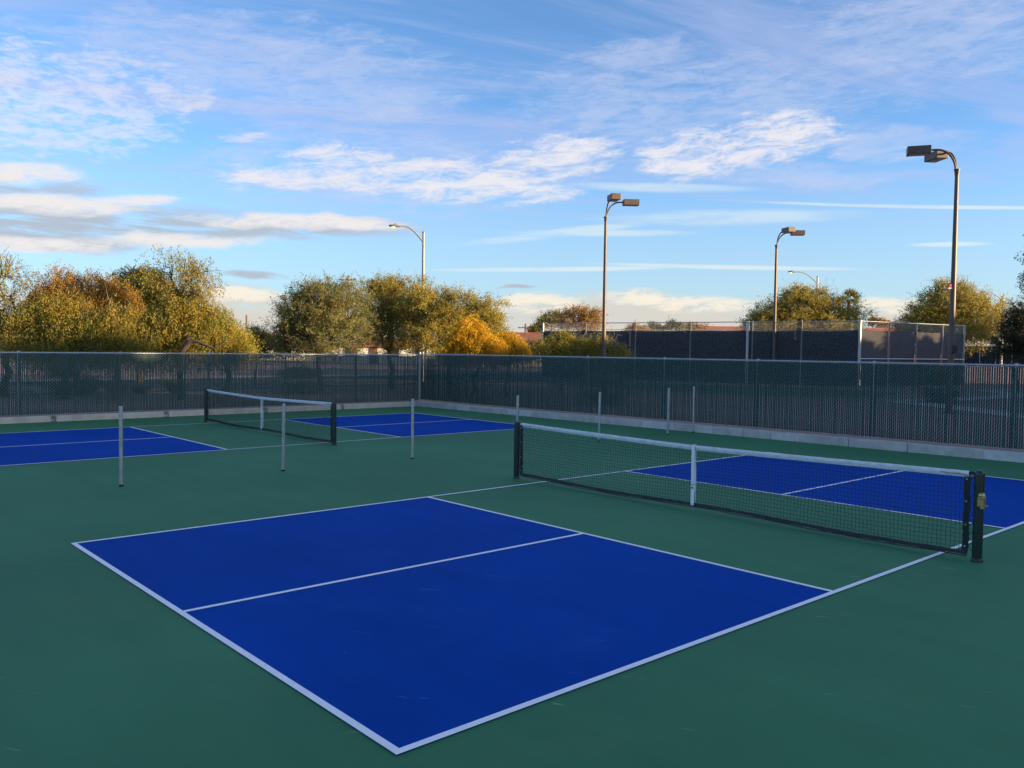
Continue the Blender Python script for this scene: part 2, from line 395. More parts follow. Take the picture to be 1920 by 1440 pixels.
# court slab
b = MB(); yR = kpt(0, 0.02).y
b.sheet([(-19.6, EDGE_S, 0), (18.05, EDGE_S, 0), (18.05, kpt(36.8, 0.20).y, 0), (-19.6, kpt(-.8, 0.20).y, 0)])
court = b.build('court_floor', M_green); court['kind'] = 'structure'
LW = 0.0508; HX, HY, NV = 3.048, 6.706, 2.134
def paint_court(cx, cy, lines_label):
    def rect(x0, x1, y0, y1, z, name, m):
        q = MB(); q.sheet([(cx+x0, cy+y0, z), (cx+x1, cy+y0, z), (cx+x1, cy+y1, z), (cx+x0, cy+y1, z)])
        return q.build(name, m, court)
    for s_ in (-1, 1):
        ya, yb = sorted((s_*NV, s_*HY)); rect(-HX, HX, ya, yb, 0.004, 'service_area', M_blue)
    for s_ in (-1, 1):
        xa, xb = sorted((s_*HX, s_*(HX-LW))); rect(xa, xb, -HY, HY, 0.0080, 'sideline', M_line)
        ya, yb = sorted((s_*HY, s_*(HY-LW))); rect(-HX+LW, HX-LW, ya, yb, 0.0080, 'baseline', M_line)
        ya, yb = sorted((s_*NV, s_*(NV-LW))); rect(-HX+LW, HX-LW, ya, yb, 0.0080, 'kitchen_line', M_line)
        ya, yb = sorted((s_*NV, s_*(HY-LW))); rect(-LW/2, LW/2, ya, yb, 0.0080, 'centre_line', M_line)
C2 = (-12.985, 0.05)
paint_court(0, 0, ''); paint_court(*C2, '')

# ------------------------------------------------------------------ kerbs
def kerb_run(name, origin, dx_, dn_, z1, pieces, m, wdt=0.24):
    k = structure(name)
    for a, c_, mm in pieces:
        q = MB()
        p = [origin+dx_*a, origin+dx_*c_, origin+dx_*c_+dn_*wdt, origin+dx_*a+dn_*wdt]
        area = sum(p[i].x*p[(i+1) % 4].y-p[(i+1) % 4].x*p[i].y for i in range(4))
        if area < 0: p = p[::-1]
        vs = [(v.x, v.y, -0.05) for v in p]+[(v.x, v.y, z1) for v in p]
        q.add(vs, [(0, 3, 2, 1), (4, 5, 6, 7), (0, 1, 5, 4), (1, 2, 6, 5), (2, 3, 7, 6), (3, 0, 4, 7)])
        q.build('kerb_block', mm or m, k, bevel=0.012)
    return k
joints = [-0.25, 3.06, 4.6, 6.5, 8.43, 11.45, 13.5, 16.2, 17.5, 20.5, 23.5, 26.5, 29.5, 32.5, 35.5]
kerb_run('kerb_right', KC, kd, kn, 0.185, [(a+.006, c_-.006, None) for a, c_ in zip(joints, joints[1:])], M_conc)
# filler strips of fresher mortar, 3 mm proud of the face
pk = structure('kerb_patches')
for a, c_ in ((2.35, 3.02), (4.9, 6.0), (10.35, 11.2), (12.0, 12.6), (14.3, 15.0), (19.0, 20.4)):
    q = MB(); o = KC-kn*0.003
    A, B_ = o+kd*a, o+kd*c_
    q.add([(A.x, A.y, 0.004), (B_.x, B_.y, 0.004), (B_.x, B_.y, 0.176), (A.x, A.y, 0.176)], [(0, 1, 2, 3)])
    q.build('mortar_patch', M_patch, pk)
LD = Vector((0, -1)); LN = Vector((-1, 0))
lj = [0.012, 3.0, 3.12, 5.78, 5.92, 8.88, 9.03, 11.90, 12.03, 15.0, 15.15, 18.0, 18.15, 21, 24, 27, 30]
pieces = []
for i in range(len(lj)-1):
    if lj[i+1]-lj[i] < 0.3: continue
    pieces.append((lj[i]+.004, lj[i+1]-.004, None))
kerb_run('kerb_left', KC, LD, LN, 0.158, pieces, M_conct)
st = structure('drain_sills')
for a, c_ in ((3.0, 3.12), (5.78, 5.92), (8.88, 9.03), (11.9, 12.03), (15.0, 15.15)):
    q = MB(); q.box((KC.x-0.16, KC.y-(a+c_)/2, 0.02), (0.12, c_-a-0.002, 0.1)); q.build('drain_sill', M_conc, st); q = MB(); q.box((KC.x-0.215, KC.y-(a+c_)/2, 0.07), (0.03, c_-a-0.002, 0.158)); q.build('drain_back', M_ground, st)

# ------------------------------------------------------------------ slatted chain-link fences
WP = 0.090            # mesh width
SP = 0.045            # slat pitch
def make_fence(name, label, origin, d, n_out, length, zb, zt, post_s, own_lo, own_hi, r_=0.0020):
    """d: unit direction along the run, n_out: unit vector away from the court"""
    ang = math.atan2(d.y, d.x)
    F = thing(name, label, 'fence', (origin.x, origin.y, 0), ang, 'slatted chain-link fences round the courts')
    sgn = 1 if Vector((-d.y, d.x)).dot(n_out) > 0 else -1     # local +y (times sgn) points outside
    rng = random.Random(5)
    # slats
    q = MB(); q.box((0, 0, 0), (0.0332, 0.007, zt-zb-0.05)); sm = q.mesh('slat'); sm.materials.append(M_slat)
    rest = MB(); nsl = int(length/SP)
    zc = (zb+zt)/2-0.012
    for k in range(1, nsl):
        x = k*SP; jit = rng.uniform(-0.0035, 0.0035); tw = rng.uniform(-0.10, 0.10); dzk = rng.uniform(-0.012, 0.0)
        if own_hi < 50:                      # slats crowd away from these posts and bare a sliver of them
            for s_ in post_s[3:7]:
                if abs(x-s_) < SP*.5: jit -= 0.010
                elif abs(x-SP-s_) < SP*.5: jit += 0.006
        if own_lo <= x <= own_hi:
            o = bpy.data.objects.new('slat', sm); COL.objects.link(o); o.parent = F
            o.location = (x+jit, 0, zc+dzk); o.rotation_euler = (0, rng.uniform(-.0015, .0015), tw)
        else:
            rest.box((x+jit, 0, zc+dzk), (0.0332, 0.007, zt-zb-0.05), Matrix.Rotation(tw, 3, 'Z'))
    if rest.v: rest.build('slat_rows', M_slat, F, kind='stuff')
    # wire: one diagonal in front of the slats, the other behind
    wv = MB(); H = zt-zb
    def wire(p0, p1):
        dvec = (p1-p0).normalized(); u = Vector((0, 1, 0)); v_ = dvec.cross(u)
        vs = []
        for p in (p0, p1):
            for k in range(3):
                a_ = 2*math.pi*k/3+0.5; vs.append(p+u*math.cos(a_)*r_+v_*math.sin(a_)*r_)
        wv.add(vs, [(0, 1, 4, 3), (1, 2, 5, 4), (2, 0, 3, 5)])
    topz = zt+0.035; botz = zb-0.02
    nl = int((length+H)/WP)
    for side, sl in ((-1, 1), (1, -1)):
        yoff = sgn*side*0.0075
        for k in range(-int(H/WP)-1, nl+1):
            # line x = x0 + sl*(z-botz)
            x0 = k*WP if sl > 0 else k*WP+H
            za, zb_ = botz, topz
            xa, xb = x0+sl*0, x0+sl*(topz-botz)
            lo, hi = min(xa, xb), max(xa, xb)
            if hi < 0.03 or lo > length-0.03: continue
            t0, t1 = 0.0, 1.0
            for bound, is_lo in ((0.03, True), (length-0.03, False)):
                tt = (bound-xa)/(xb-xa)
                if 0 < tt < 1:
                    inside_after = (xb > xa) == is_lo
                    if inside_after: t0 = max(t0, tt)
                    else: t1 = min(t1, tt)
            if t1-t0 < 0.01: continue
            p0 = Vector((xa+(xb-xa)*t0, yoff, za+(zb_-za)*t0)); p1 = Vector((xa+(xb-xa)*t1, yoff, za+(zb_-za)*t1))
            wire(p0, p1)
    wv.build('wire_mesh', M_wire, F, kind='stuff')
    q = MB(); q.tube([(0, sgn*0.028, zt-0.012), (length, sgn*0.028, zt-0.012)], 0.021, 8); q.build('top_rail', M_galv, F, smooth=True)
    q = MB(); q.tube([(0, -sgn*0.004, zb+0.0), (length, -sgn*0.004, zb+0.0)], 0.0025, 4); q.build('tension_wire', M_wire, F)
    for s_ in post_s:
        q = MB(); q.lathe([(0.030, -0.05), (0.030, zt-0.03), (0.036, zt-0.028), (0.036, zt+0.018), (0.02, zt+0.035)], (s_, sgn*0.055, 0), 10)
        q.build('post', M_galv, F, smooth=True)
    return F
FR0 = kpt(-0.60, 0.58); FRL = 36.0
FL0 = Vector((KC.x-0.60, KC.y+0.57))
make_fence('chain_link_fence', 'long chain-link fence with dark green slats beside the near court, behind the grey kerb', FR0, kd, kn, FRL, 0.20, 1.905,
           [2.72, 5.52, 8.35, 11.20, 14.10, 17.05, 19.95, 22.9, 25.8, 28.7, 31.6, 34.5], 8.2, 21.0)
make_fence('chain_link_fence', 'chain-link fence with green slats running behind the far court in front of the pepper trees', FL0, Vector((0, -1)), Vector((-1, 0)), 30.0, 0.165, 1.875,
           [2.75, 5.4, 8.0, 10.62, 13.22, 15.9, 18.5, 21.2, 23.8, 26.5, 29.1], 99, 99, 0.0027)
# corner post
cp = thing('corner_post', 'galvanised round fence post with domed cap and tension bands at the fence corner', 'fence post', (FL0.x, FL0.y, 0))
q = MB(); q.tube([(0, 0, 0), (0, 0, 1.90)], 0.038, 14); q.build('pole', M_galv, cp, smooth=True)
q = MB(); q.lathe([(0.044, 1.90), (0.046, 1.94), (0.036, 1.975), (0.012, 1.99)], n=14); q.build('cap', M_galv, cp, smooth=True)
for z in (0.24, 0.62, 1.02, 1.40, 1.80):
    q = MB(); q.lathe([(0.043, z-0.014), (0.0445, z-0.012), (0.0445, z+0.012), (0.043, z+0.014)], n=14); q.box((0.045, -0.03, z), (0.07, 0.012, 0.024)); q.build('tension_band', M_galv, cp)
for dx_, dy_ in ((0.072, -0.004), (0.004, -0.072)):
    q = MB(); q.box((dx_, dy_, 1.02), (0.018, 0.018, 1.66)); q.build('tension_bar', M_wire, cp)

# ------------------------------------------------------------------ divider pipes between the courts
pipe_y = [-5.13, -2.53, 0.13, 2.80, 5.37, 7.93, 8.99+0.02]
pipe_h = [1.19, 1.14, 1.14, 1.13, 1.14, 1.18, 1.20]
plabels = ['short galvanised pipe post farthest from the grey kerb, first of its row',
           'short galvanised pipe post in front of the far court net',
           'short galvanised pipe post between the two nets, third of its row',
           'short galvanised pipe post just outside the green net post of the near court',
           'short galvanised pipe post rising behind the near net, between net post and kerb',
           'short galvanised pipe post standing just off the grey kerb',
           'short galvanised pipe post standing hard against the grey kerb, last of its row']
for k, (py, ph) in enumerate(zip(pipe_y, pipe_h)):
    T = thing('pipe_post', plabels[k], 'post', (-6.58-0.012*k, py, 0), 0, 'divider pipes between the two courts')
    lean = ((-0.004, 0.012, -0.006, 0.010, 0.004, 0.006, 0.0)[k], 0.004)
    q = MB(); q.tube([(0, 0, 0.002), (lean[0], lean[1]*.5, ph*.5), (lean[0]*2, lean[1], ph-0.006)], 0.028, 14); 
    q.lathe([(0.028, ph-0.006), (0.026, ph), (0.02, ph+0.001)], (lean[0]*2, lean[1], 0), 14)
    q.build('pipe', M_galv, T, smooth=True)
    q = MB(); q.lathe([(0.034, 0.001), (0.034, 0.022), (0.029, 0.026)], n=12); q.build('foot_sleeve', M_postg, T, smooth=True)

# ------------------------------------------------------------------ nets
def make_net(label):
    T = thing('pickleball_net', label, 'net', (0, 0, 0), 0, 'pickleball nets')
    rng = random.Random(11)
    PX = 3.50; NE = 3.405                   # post centre, net end
    def top(x): return 0.862+0.052*abs(x/NE)**1.25
    def bow(x): return 0.010*math.sin(x*1.1+0.4)
    for s_ in (-1, 1):
        P = MB(); P.lathe([(0.048, 0.0), (0.048, 0.885), (0.0465, 0.905), (0.038, 0.922), (0.02, 0.930)], (s_*PX, 0, 0), 18)
        po = P.build('post', M_postg, T, smooth=True)
        q = MB(); q.lathe([(0.054, 0.0), (0.054, 0.03), (0.049, 0.036)], (s_*PX, 0, 0), 18); q.build('base_sleeve', M_postg, po, smooth=True)
        q = MB(); q.box((s_*(PX-0.07), 0, 0.895), (0.08, 0.018, 0.035)); q.build('cable_guide', M_postg, po, bevel=0.004)
        q = MB(); q.tube([(s_*(NE-0.005), 0, 0.10), (s_*(NE-0.005), 0.002, 0.5), (s_*(NE-0.005), 0, 0.86)], 0.013, 8); q.build('side_dowel', M_black, T, smooth=True)
        lc = MB(); n = 16
        pts = []
        for k in range(n+1):
            z = 0.10+0.76*k/n; pts.append((s_*(NE+(0.0 if k % 2 else 0.045)), 0.006*(1 if k % 2 else -1), z))
        lc.tube(pts, 0.0042, 4); lc.build('lacing', M_black, T)
        eb = MB()
        for k in range(22):
            z = 0.10+0.76*k/21; eb.box((s_*(NE-0.018+rng.uniform(-.006, .006)), rng.uniform(-.006, .006), z), (0.058, 0.016, 0.040), Matrix.Rotation(rng.uniform(-.3, .3), 3, 'Y'))
        eb.build('side_binding', M_black, T)
        for z in (0.14, 0.36, 0.60, 0.83):
            q = MB(); q.tube([(s_*(NE-0.02), -0.018, z), (s_*(NE-0.02), -0.011, z)], 0.009, 8); q.build('grommet', M_galv, T)
        q = MB(); q.tube([(s_*(NE-0.28), -0.024, top(NE)-0.030), (s_*(NE-0.20), -0.027, top(NE)-0.040), (s_*(NE-0.10), -0.027, top(NE)-0.034), (s_*(NE+0.05), -0.012, top(NE)-0.052)], 0.004, 5); q.build('tape_hook', M_brass, T)
    # winch on the outer face of the right post
    wq = MB(); wq.box((PX+0.040, -0.040, 0.62), (0.06, 0.07, 0.10)); wq.lathe([(0.030, 0.66), (0.034, 0.68), (0.026, 0.705), (0.010, 0.712)], (PX+0.040, -0.040, 0), 12)
    wi = wq.build('winch', M_brass, T, bevel=0.006)
    q = MB(); q.tube([(PX+0.06, -0.05, 0.585), (PX+0.105, -0.06, 0.58), (PX+0.108, -0.06, 0.592)], 0.007, 8); q.lathe([(0.024, 0.545), (0.026, 0.56), (0.024, 0.575)], (PX+0.05, -0.045, 0), 10); q.build('crank_stub', M_brass, wi, smooth=True)
    q = MB(); q.box((PX+0.018, -0.046, 0.47), (0.022, 0.012, 0.075)); q.build('plate', M_black, T, bevel=0.003)
    # white headband, folded over the cable, slightly rumpled
    hb = MB(); N = 150; rows = 5; vs = []
    for side in (-1, 1):
        for i in range(N+1):
            x = -NE+2*NE*i/N
            for j in range(rows+1):
                t = j/rows; z = top(x)-0.064*t+0.0018*rng.uniform(-1, 1)*(1 if 0 < j < rows else .5)
                y = side*(0.004+0.010*math.sin(math.pi*min(t*1.15, 1))**0.7)+bow(x)+0.0022*rng.uniform(-1, 1)
                if j == 0: y = bow(x)+side*0.002
                vs.append((x, y, z))
    fs = []; R1 = rows+1; S = (N+1)*R1
    for side in (0, 1):
        for i in range(N):
            for j in range(rows):
                a = side*S+i*R1+j; b_ = a+R1
                fs.append((a, b_, b_+1, a+1) if side else (a, a+1, b_+1, b_))
    for i in range(N): a = i*R1; fs.append((a, a+R1, S+a+R1, S+a))
    hb.add(vs, fs); hb.build('headband', M_tape, T, smooth=True)
    # net cords
    cm = MB(); pitch = 0.0445; nc = int(2*(NE-0.03)/pitch); nr = 17; r_ = 0.0021
    def bot(x): return 0.072+0.012*math.sin(x*1.7+1.0)
    node = {}
    for i in range(nc+1):
        x = -(NE-0.03)+2*(NE-0.03)*i/nc
        for j in range(nr+1):
            t = j/nr; z = bot(x)+(top(x)-0.055-bot(x))*t
            node[i, j] = Vector((x+rng.uniform(-.0045, .0045)+0.007*math.sin(t*5+i*.21), bow(x)*1.2+rng.uniform(-.005, .005)+0.02*math.sin(math.pi*t)*math.sin(x*.9+1), z+rng.uniform(-.004, .004)+0.006*math.sin(i*.17+j*.5)))
    def seg(p, q_):
        d_ = (q_-p).normalized(); u = d_.cross(Vector((0, 1, 0.01))).normalized(); v_ = d_.cross(u)
        vs = []
        for e in (p, q_):
            for k in range(3):
                a_ = 2*math.pi*k/3; vs.append(e+(u*math.cos(a_)+v_*math.sin(a_))*r_)
        cm.add(vs, [(0, 1, 4, 3), (1, 2, 5, 4), (2, 0, 3, 5)])
    for i in range(nc+1):
        for j in range(nr+1):
            if i < nc: 
                # knots: each bar drops a little towards the next square
                seg(node[i, j], node[i+1, j]+Vector((0, 0, 0.004 if (i+j) % 2 else -0.004)))
            if j < nr: seg(node[i, j], node[i, j+1])
    cm.build('net_mesh', M_cord, T, kind='stuff')
    bt = MB(); N2 = 110; vs = []; fs = []
    for i in range(N2+1):
        x = -NE+2*NE*i/N2; y = bow(x)*1.2; z = bot(x); s2 = rng.uniform(-.004, .004)
        for dy_, dz_ in ((-0.010, 0.018), (0.010, 0.018), (0.014, -0.02), (-0.014, -0.024)):
            vs.append((x, y+dy_+s2, z+dz_+rng.uniform(-.004, .004)))
    for i in range(N2):
        for k in range(4): a = i*4+k; b_ = i*4+(k+1) % 4; fs.append((a, b_, b_+4, a+4))
    fs += [(3, 2, 1, 0), tuple(N2*4+k for k in range(4))]
    bt.add(vs, fs); bt.build('bottom_band', M_black, T)
    q = MB(); q.tube([(x*NE/10, bow(x*NE/10)-0.004, bot(x*NE/10)-0.034+0.006*math.sin(x*2.3)) for x in range(-10, 11)], 0.006, 6); q.build('bottom_cord', M_black, T)
    # centre strap
    q = MB(); q.box((0, -0.020, 0.468), (0.050, 0.003, 0.80)); q.box((0, 0.020, 0.468), (0.050, 0.003, 0.80)); q.box((0, 0, 0.8665), (0.050, 0.043, 0.003))
    so = q.build('centre_strap', M_strap, T)
    q = MB(); q.box((0, -0.0235, 0.70), (0.060, 0.004, 0.014)); q.build('strap_buckle', M_strap, so)
    q = MB(); q.box((0, -0.0232, 0.300), (0.030, 0.003, 0.026)); q.build('strap_label', M_teal, so)
    q = MB(); q.box((0, -0.0225, 0.345), (0.052, 0.003, 0.007)); q.build('stitch', M_cord, so)
    q = MB(); q.tube([(0.0, -0.022, 0.09), (0.008, -0.026, 0.075), (0.0, -0.024, 0.06), (0.0, -0.02, 0.02), (0.012, -0.02, 0.006), (-0.012, -0.02, 0.006)], 0.0028, 5); q.build('snap_hook', M_galv, so)
    return T
net1 = make_net('near pickleball net across the near court, brass winch on its post')
net2 = copy_tree(net1)
net2.location = (C2[0], C2[1]+0.05, 0); net2['label'] = 'far pickleball net across the court by the slatted fence corner'
net1.location = (-0.10, 0.09, 0)
for ch in list(net2.children):          # the far net's winch is on the hidden side
    if ch.name.split('.')[0] == 'winch':
        for g2 in list(ch.children): bpy.data.objects.remove(g2)
        bpy.data.objects.remove(ch)

# ------------------------------------------------------------------ tennis courts beyond
def open_fence(name, label, pts, zt, z_screen, post_px, mats, far=False, midrail=None):
    T = thing(name, label, 'fence', (pts[0].x, pts[0].y, 0))
    for (a, b_), mm, nposts, mr in zip(zip(pts, pts[1:]), mats, post_px, midrail or [None]*9):
        A = a-pts[0]; B_ = b_-pts[0]; d = (B_-A); L = d.length; d = d/L; n = Vector((-d.y, d.x, 0))
        if n.dot(Vector((CAM.x, CAM.y, 0))-a) < 0: n = -n
        ga, gb_ = gheight(a.x, a.y), gheight(b_.x, b_.y)
        def at(t, z, off=0.0): p = A+(B_-A)*t+n*off; return Vector((p.x, p.y, z))
        for t, rad in nposts:
            q = MB(); q.lathe([(rad, GZ-0.05), (rad, zt-0.02), (rad*1.12, zt-0.015), (rad*1.12, zt+0.03), (rad*.5, zt+0.05)], at(t, 0), 10); q.build('post', M_galv, T, smooth=True)
        q = MB(); q.tube([at(0, zt), at(1, zt)], 0.024, 8); q.build('top_rail', M_galv, T)
        if mr: q = MB(); q.tube([at(0, mr, .05), at(1, mr, .05)], 0.035, 8); q.build('mid_rail', M_galv, T)
        # screen: woven panels between posts with small billow
        ts = sorted(set([0.0, 1.0]+[t for t, _ in nposts]))
        for t0, t1 in zip(ts, ts[1:]):
            q = MB(); nx, nz_ = 8, 6; vs = []; rng = random.Random(int(t0*997)+3)
            for i in range(nx+1):
                for j in range(nz_+1):
                    tt = t0+(t1-t0)*(0.006+0.988*i/nx); z = 0.30+(z_screen-0.30)*j/nz_+(0.02*math.sin(i*math.pi/nx)*-1 if j == nz_ else 0)
                    off = -0.06-0.03*math.sin(math.pi*i/nx)*math.sin(math.pi*j/nz_)-rng.uniform(0, .012)
                    vs.append(at(tt, z, off))
            fs = []
            for i in range(nx):
                for j in range(nz_): a_ = i*(nz_+1)+j; fs.append((a_, a_+nz_+1, a_+nz_+2, a_+1))
            q.add(vs, fs); q.build('windscreen_panel', mm, T, smooth=True)
        if not far:
            wq = MB(); H = zt-0.25; pitch = 0.10; r_ = 0.0028
            for sl in (1, -1):
                k = -int(H/pitch)
                while k*pitch < L+H:
                    x0 = k*pitch+(0 if sl > 0 else 0)
                    xa, xb = (x0, x0+H) if sl > 0 else (x0, x0-H)
                    t0, t1 = 0.0, 1.0
                    for bound, lo in ((0.0, True), (L, False)):
                        tt = (bound-xa)/(xb-xa)
                        if 0 < tt < 1:
                            if (xb > xa) == lo: t0 = max(t0, tt)
                            else: t1 = min(t1, tt)
                    if (xa+xb)/2 > -H/2 and (xa+xb)/2 < L+H/2 and t1-t0 > 0.01 and not (max(xa, xb) <= 0 or min(xa, xb) >= L):
                        p0 = at((xa+(xb-xa)*t0)/L, 0.25+H*t0, 0.035); p1 = at((xa+(xb-xa)*t1)/L, 0.25+H*t1, 0.035)
                        dv = (p1-p0).normalized(); u = n; v_ = dv.cross(u); vs = []
                        for p in (p0, p1):
                            for kk in range(3): a_ = 2*math.pi*kk/3; vs.append(p+u*math.cos(a_)*r_+v_*math.sin(a_)*r_)
                        wq.add(vs, [(0, 1, 4, 3), (1, 2, 5, 4), (2, 0, 3, 5)])
                    k += 1
            wq.build('wire_mesh', M_wire, T, kind='stuff')
    return T
T1, T2, T3 = site(1017, 56), site(1610, 45.7), site(1805, 51)
ZT = 3.86
def tpos(px, a, b_):
    v = RH*((px-960)/1587)+FH
    # intersection of sight line with segment
    A = Vector((a.x-CAM.x, a.y-CAM.y)); d = Vector((b_.x-a.x, b_.y-a.y))
    det = v.x*(-d.y)-v.y*(-d.x); return (v.x*A.y-v.y*A.x)/det
runA = [(0.0, 0.06)]+[(tpos(px, T1, T2), 0.04) for px in (1097, 1190, 1293)]+[(tpos(1400, T1, T2), 0.085), (tpos(1409, T1, T2), 0.035), (tpos(1501, T1, T2), 0.045), (1.0, 0.085)]
runB = [(tpos(px, T2, T3), 0.045) for px in (1665, 1716, 1765)]+[(1.0, 0.06)]
open_fence('tennis_fence', 'tall tennis court fence with black windscreen and open mesh above it', [T1, T2, T3], ZT, 3.38, [runA, runB], [M_screen, M_screenb], midrail=[None, 1.83])
T4 = T1+Vector((-9, 34, 0)); T5 = T3+Vector((2, 19, 0))
open_fence('tennis_fence', 'far side fence of the tennis court seen above the black windscreen', [T1+Vector((-.3, .5, 0)), site(1040, 74), site(1420, 72)], 3.95, 3.0,
           [[(0.5, .05), (1.0, .05)], [(k/6, .045) for k in range(7)]], [M_screen, M_screen], far=True)
open_fence('tennis_fence', 'low dark windscreened fence beside the shaded evergreens', [site(1806, 96), site(1990, 92)], 4.0, 3.15, [[(k/6, .05) for k in range(7)]], [M_screen], far=True)

# lawn strip in front of the tennis courts
q = MB(); p = [site(1040, 47), site(1230, 41.5), site(1480, 37.5), site(1640, 36.5), site(1690, 43), site(1612, 45.2), site(1300, 49.5), site(1020, 55)]
q.sheet([(v.x, v.y, GZ+0.012) for v in p]); o = q.build('lawn', M_grass); o['kind'] = 'structure'
# walkways
def ribbon(name, pts, wd, m, z):
    q = MB(); L = []; R_ = []
    cp_ = [Vector((p[0], p[1])) for p in pts]; fine = []
    for i in range(len(cp_)-1):
        p0, p1, p2, p3 = cp_[max(i-1, 0)], cp_[i], cp_[i+1], cp_[min(i+2, len(cp_)-1)]
        for k in range(8):
            t = k/8; fine.append(0.5*((2*p1)+(p2-p0)*t+(2*p0-5*p1+4*p2-p3)*t*t+(3*p1-p0-3*p2+p3)*t**3))
    fine.append(cp_[-1])
    for i, p in enumerate(fine):
        d = (fine[min(i+1, len(fine)-1)]-fine[max(i-1, 0)]).normalized(); n = Vector((-d.y, d.x))*wd/2
        L.append(p+n); R_.append(p-n)
    vs = [(v.x, v.y, z+max(gheight(v.x, v.y)-GZ, 0)) for v in L+R_]; n = len(fine)
    q.add(vs, [(i+n, i+n+1, i+1, i) for i in range(n-1)])
    o = q.build(name, m); o['kind'] = 'structure'; return o
ribbon('footpath', [(-8.7, 26.0), (-7.66, 25.14), (-5.63, 23.6), (-2.88, 21.2), (2, 17.6), (9, 15)], 1.5, M_walk, GZ+0.016)
ribbon('footpath_branch', [(-8.3, 25.6), (-8.4, 28), (-7.9, 31.09), (-7.61, 34.1), (-8.2, 37.73), (-10.6, 41), (-10.38, 44.2), (-9, 50)], 1.5, M_walk, GZ+0.020)
# street beyond the trees, with its kerbs
ribbon('street', [(-34.3, -60), (-35.4, -2), (-36.4, 12), (-37.4, 26), (-40, 60), (-46, 110)], 11.5, M_asph, GZ+0.006)
ribbon('street_kerb', [(-28.2, -60), (-29.36, -2.4), (-30.4, 11.3), (-31.4, 26), (-34, 60), (-40, 110)], 0.35, M_walk, GZ+0.13)
ribbon('street_kerb', [(-40.3, -60), (-41.4, -2.4), (-42.4, 11.3), (-43.4, 26), (-46, 60), (-52, 110)], 1.6, M_walk, GZ+0.13)

# ------------------------------------------------------------------ lamps
def arc_pts(p0, p1, lift, n=9):
    """quarter bend: leaves p0 straight up, arrives at p1 level"""
    p0, p1 = Vector(p0), Vector(p1); out = []
    for k in range(n+1):
        a = math.pi/2*k/n
        out.append(Vector((p0.x+(p1.x-p0.x)*(1-math.cos(a)), p0.y+(p1.y-p0.y)*(1-math.cos(a)), p0.z+(p1.z-p0.z)*math.sin(a))))
    return out
def court_lamp(label, loc, htop, dirs, extras=False):
    T = thing('court_lamp', label, 'lamp post', loc, 0, 'bronze court lamps round the tennis courts')
    z0 = -0.05; zc = htop-0.80
    q = MB(); q.tube([(0, 0, z0), (0, 0, zc*.5), (0, 0, zc)], [0.105, 0.085, 0.062], 14); q.build('pole', M_brown, T, smooth=True)
    q = MB(); q.lathe([(0.066, zc-0.20), (0.078, zc-0.06), (0.098, zc+0.0), (0.098, zc+0.03), (0.05, zc+0.032)], n=14); q.build('collar', M_brown, T, smooth=True)
    q = MB(); q.box((0, 0, 0.03), (0.34, 0.34, 0.05)); q.build('base_plate', M_brown, T, bevel=0.01)
    los = Vector((loc.x-CAM.x, loc.y-CAM.y)).normalized(); lr = Vector((los.y, -los.x))
    for lat, dep in dirs:
        d = (lr*lat+los*dep).normalized(); r0, r1 = 0.045, 0.62
        s3 = Vector((d.x*r0, d.y*r0, zc-0.02)); e3 = Vector((d.x*r1, d.y*r1, htop-0.10))
        q = MB(); q.tube(arc_pts(s3, e3, 0)+[e3+Vector((d.x*.22, d.y*.22, 0))], 0.034, 10); ao = q.build('arm', M_brown, T, smooth=True)
        R = Matrix.Rotation(math.atan2(d.y, d.x), 3, 'Z'); c = Vector((d.x*(r1+.18+.36), d.y*(r1+.18+.36), htop-0.10))
        q = MB(); q.box(c, (0.72, 0.42, 0.26), R); ho = q.build('lamp_head', M_brown, T, bevel=0.012)
        q = MB(); q.box(c+Vector((0, 0, -0.134)), (0.60, 0.34, 0.008), R); q.build('lens', M_lens, ho)
    if extras:
        zz = hgt(1782, 663, loc.copy().length*0+28)
        q = MB(); v = -FH*0.13; q.box((v.x, v.y, zz), (0.17, 0.17, 0.26), Matrix.Rotation(YAW*-1, 3, 'Z')); q.build('junction_box', M_black, T, bevel=0.008)
        zz = hgt(1778, 545, 28); v = -RH*0.15-FH*0.03
        q = MB(); q.box((v.x, v.y, zz), (0.09, 0.09, 0.13), Matrix.Rotation(YAW*-1, 3, 'Z')); q.build('beacon', M_red, T, bevel=0.01)
        q = MB(); q.box((v.x, v.y, zz-0.085), (0.10, 0.10, 0.035), Matrix.Rotation(YAW*-1, 3, 'Z')); q.build('beacon_base', M_strap, T, bevel=0.006)
        q = MB(); q.box((v.x*.5, v.y*.5, zz+.09), (0.15, 0.03, 0.03), Matrix.Rotation(YAW*-1, 3, 'Z')); q.build('bracket', M_black, T)
    return T
def with_z(v, z): return Vector((v.x, v.y, z))
court_lamp('tall bronze court lamp with red beacon, close behind the slatted fence', with_z(site(1782, 28), GZ), hgt(1790, 277, 28)-GZ, ((-0.99, -0.14), (-0.56, 0.83)), True)
court_lamp('bronze court lamp beside the yellow shrubs at the end of the tennis fence', with_z(site(1131, 39), GZ), hgt(1134, 377, 39)-GZ, ((0.98, 0.2), (0.30, -0.95)))
court_lamp('bronze court lamp in front of the round mesquite tree behind the tennis fence', with_z(site(1450, 48), GZ), hgt(1453, 435, 48)-GZ, ((0.97, 0.24), (0.52, -0.85)))

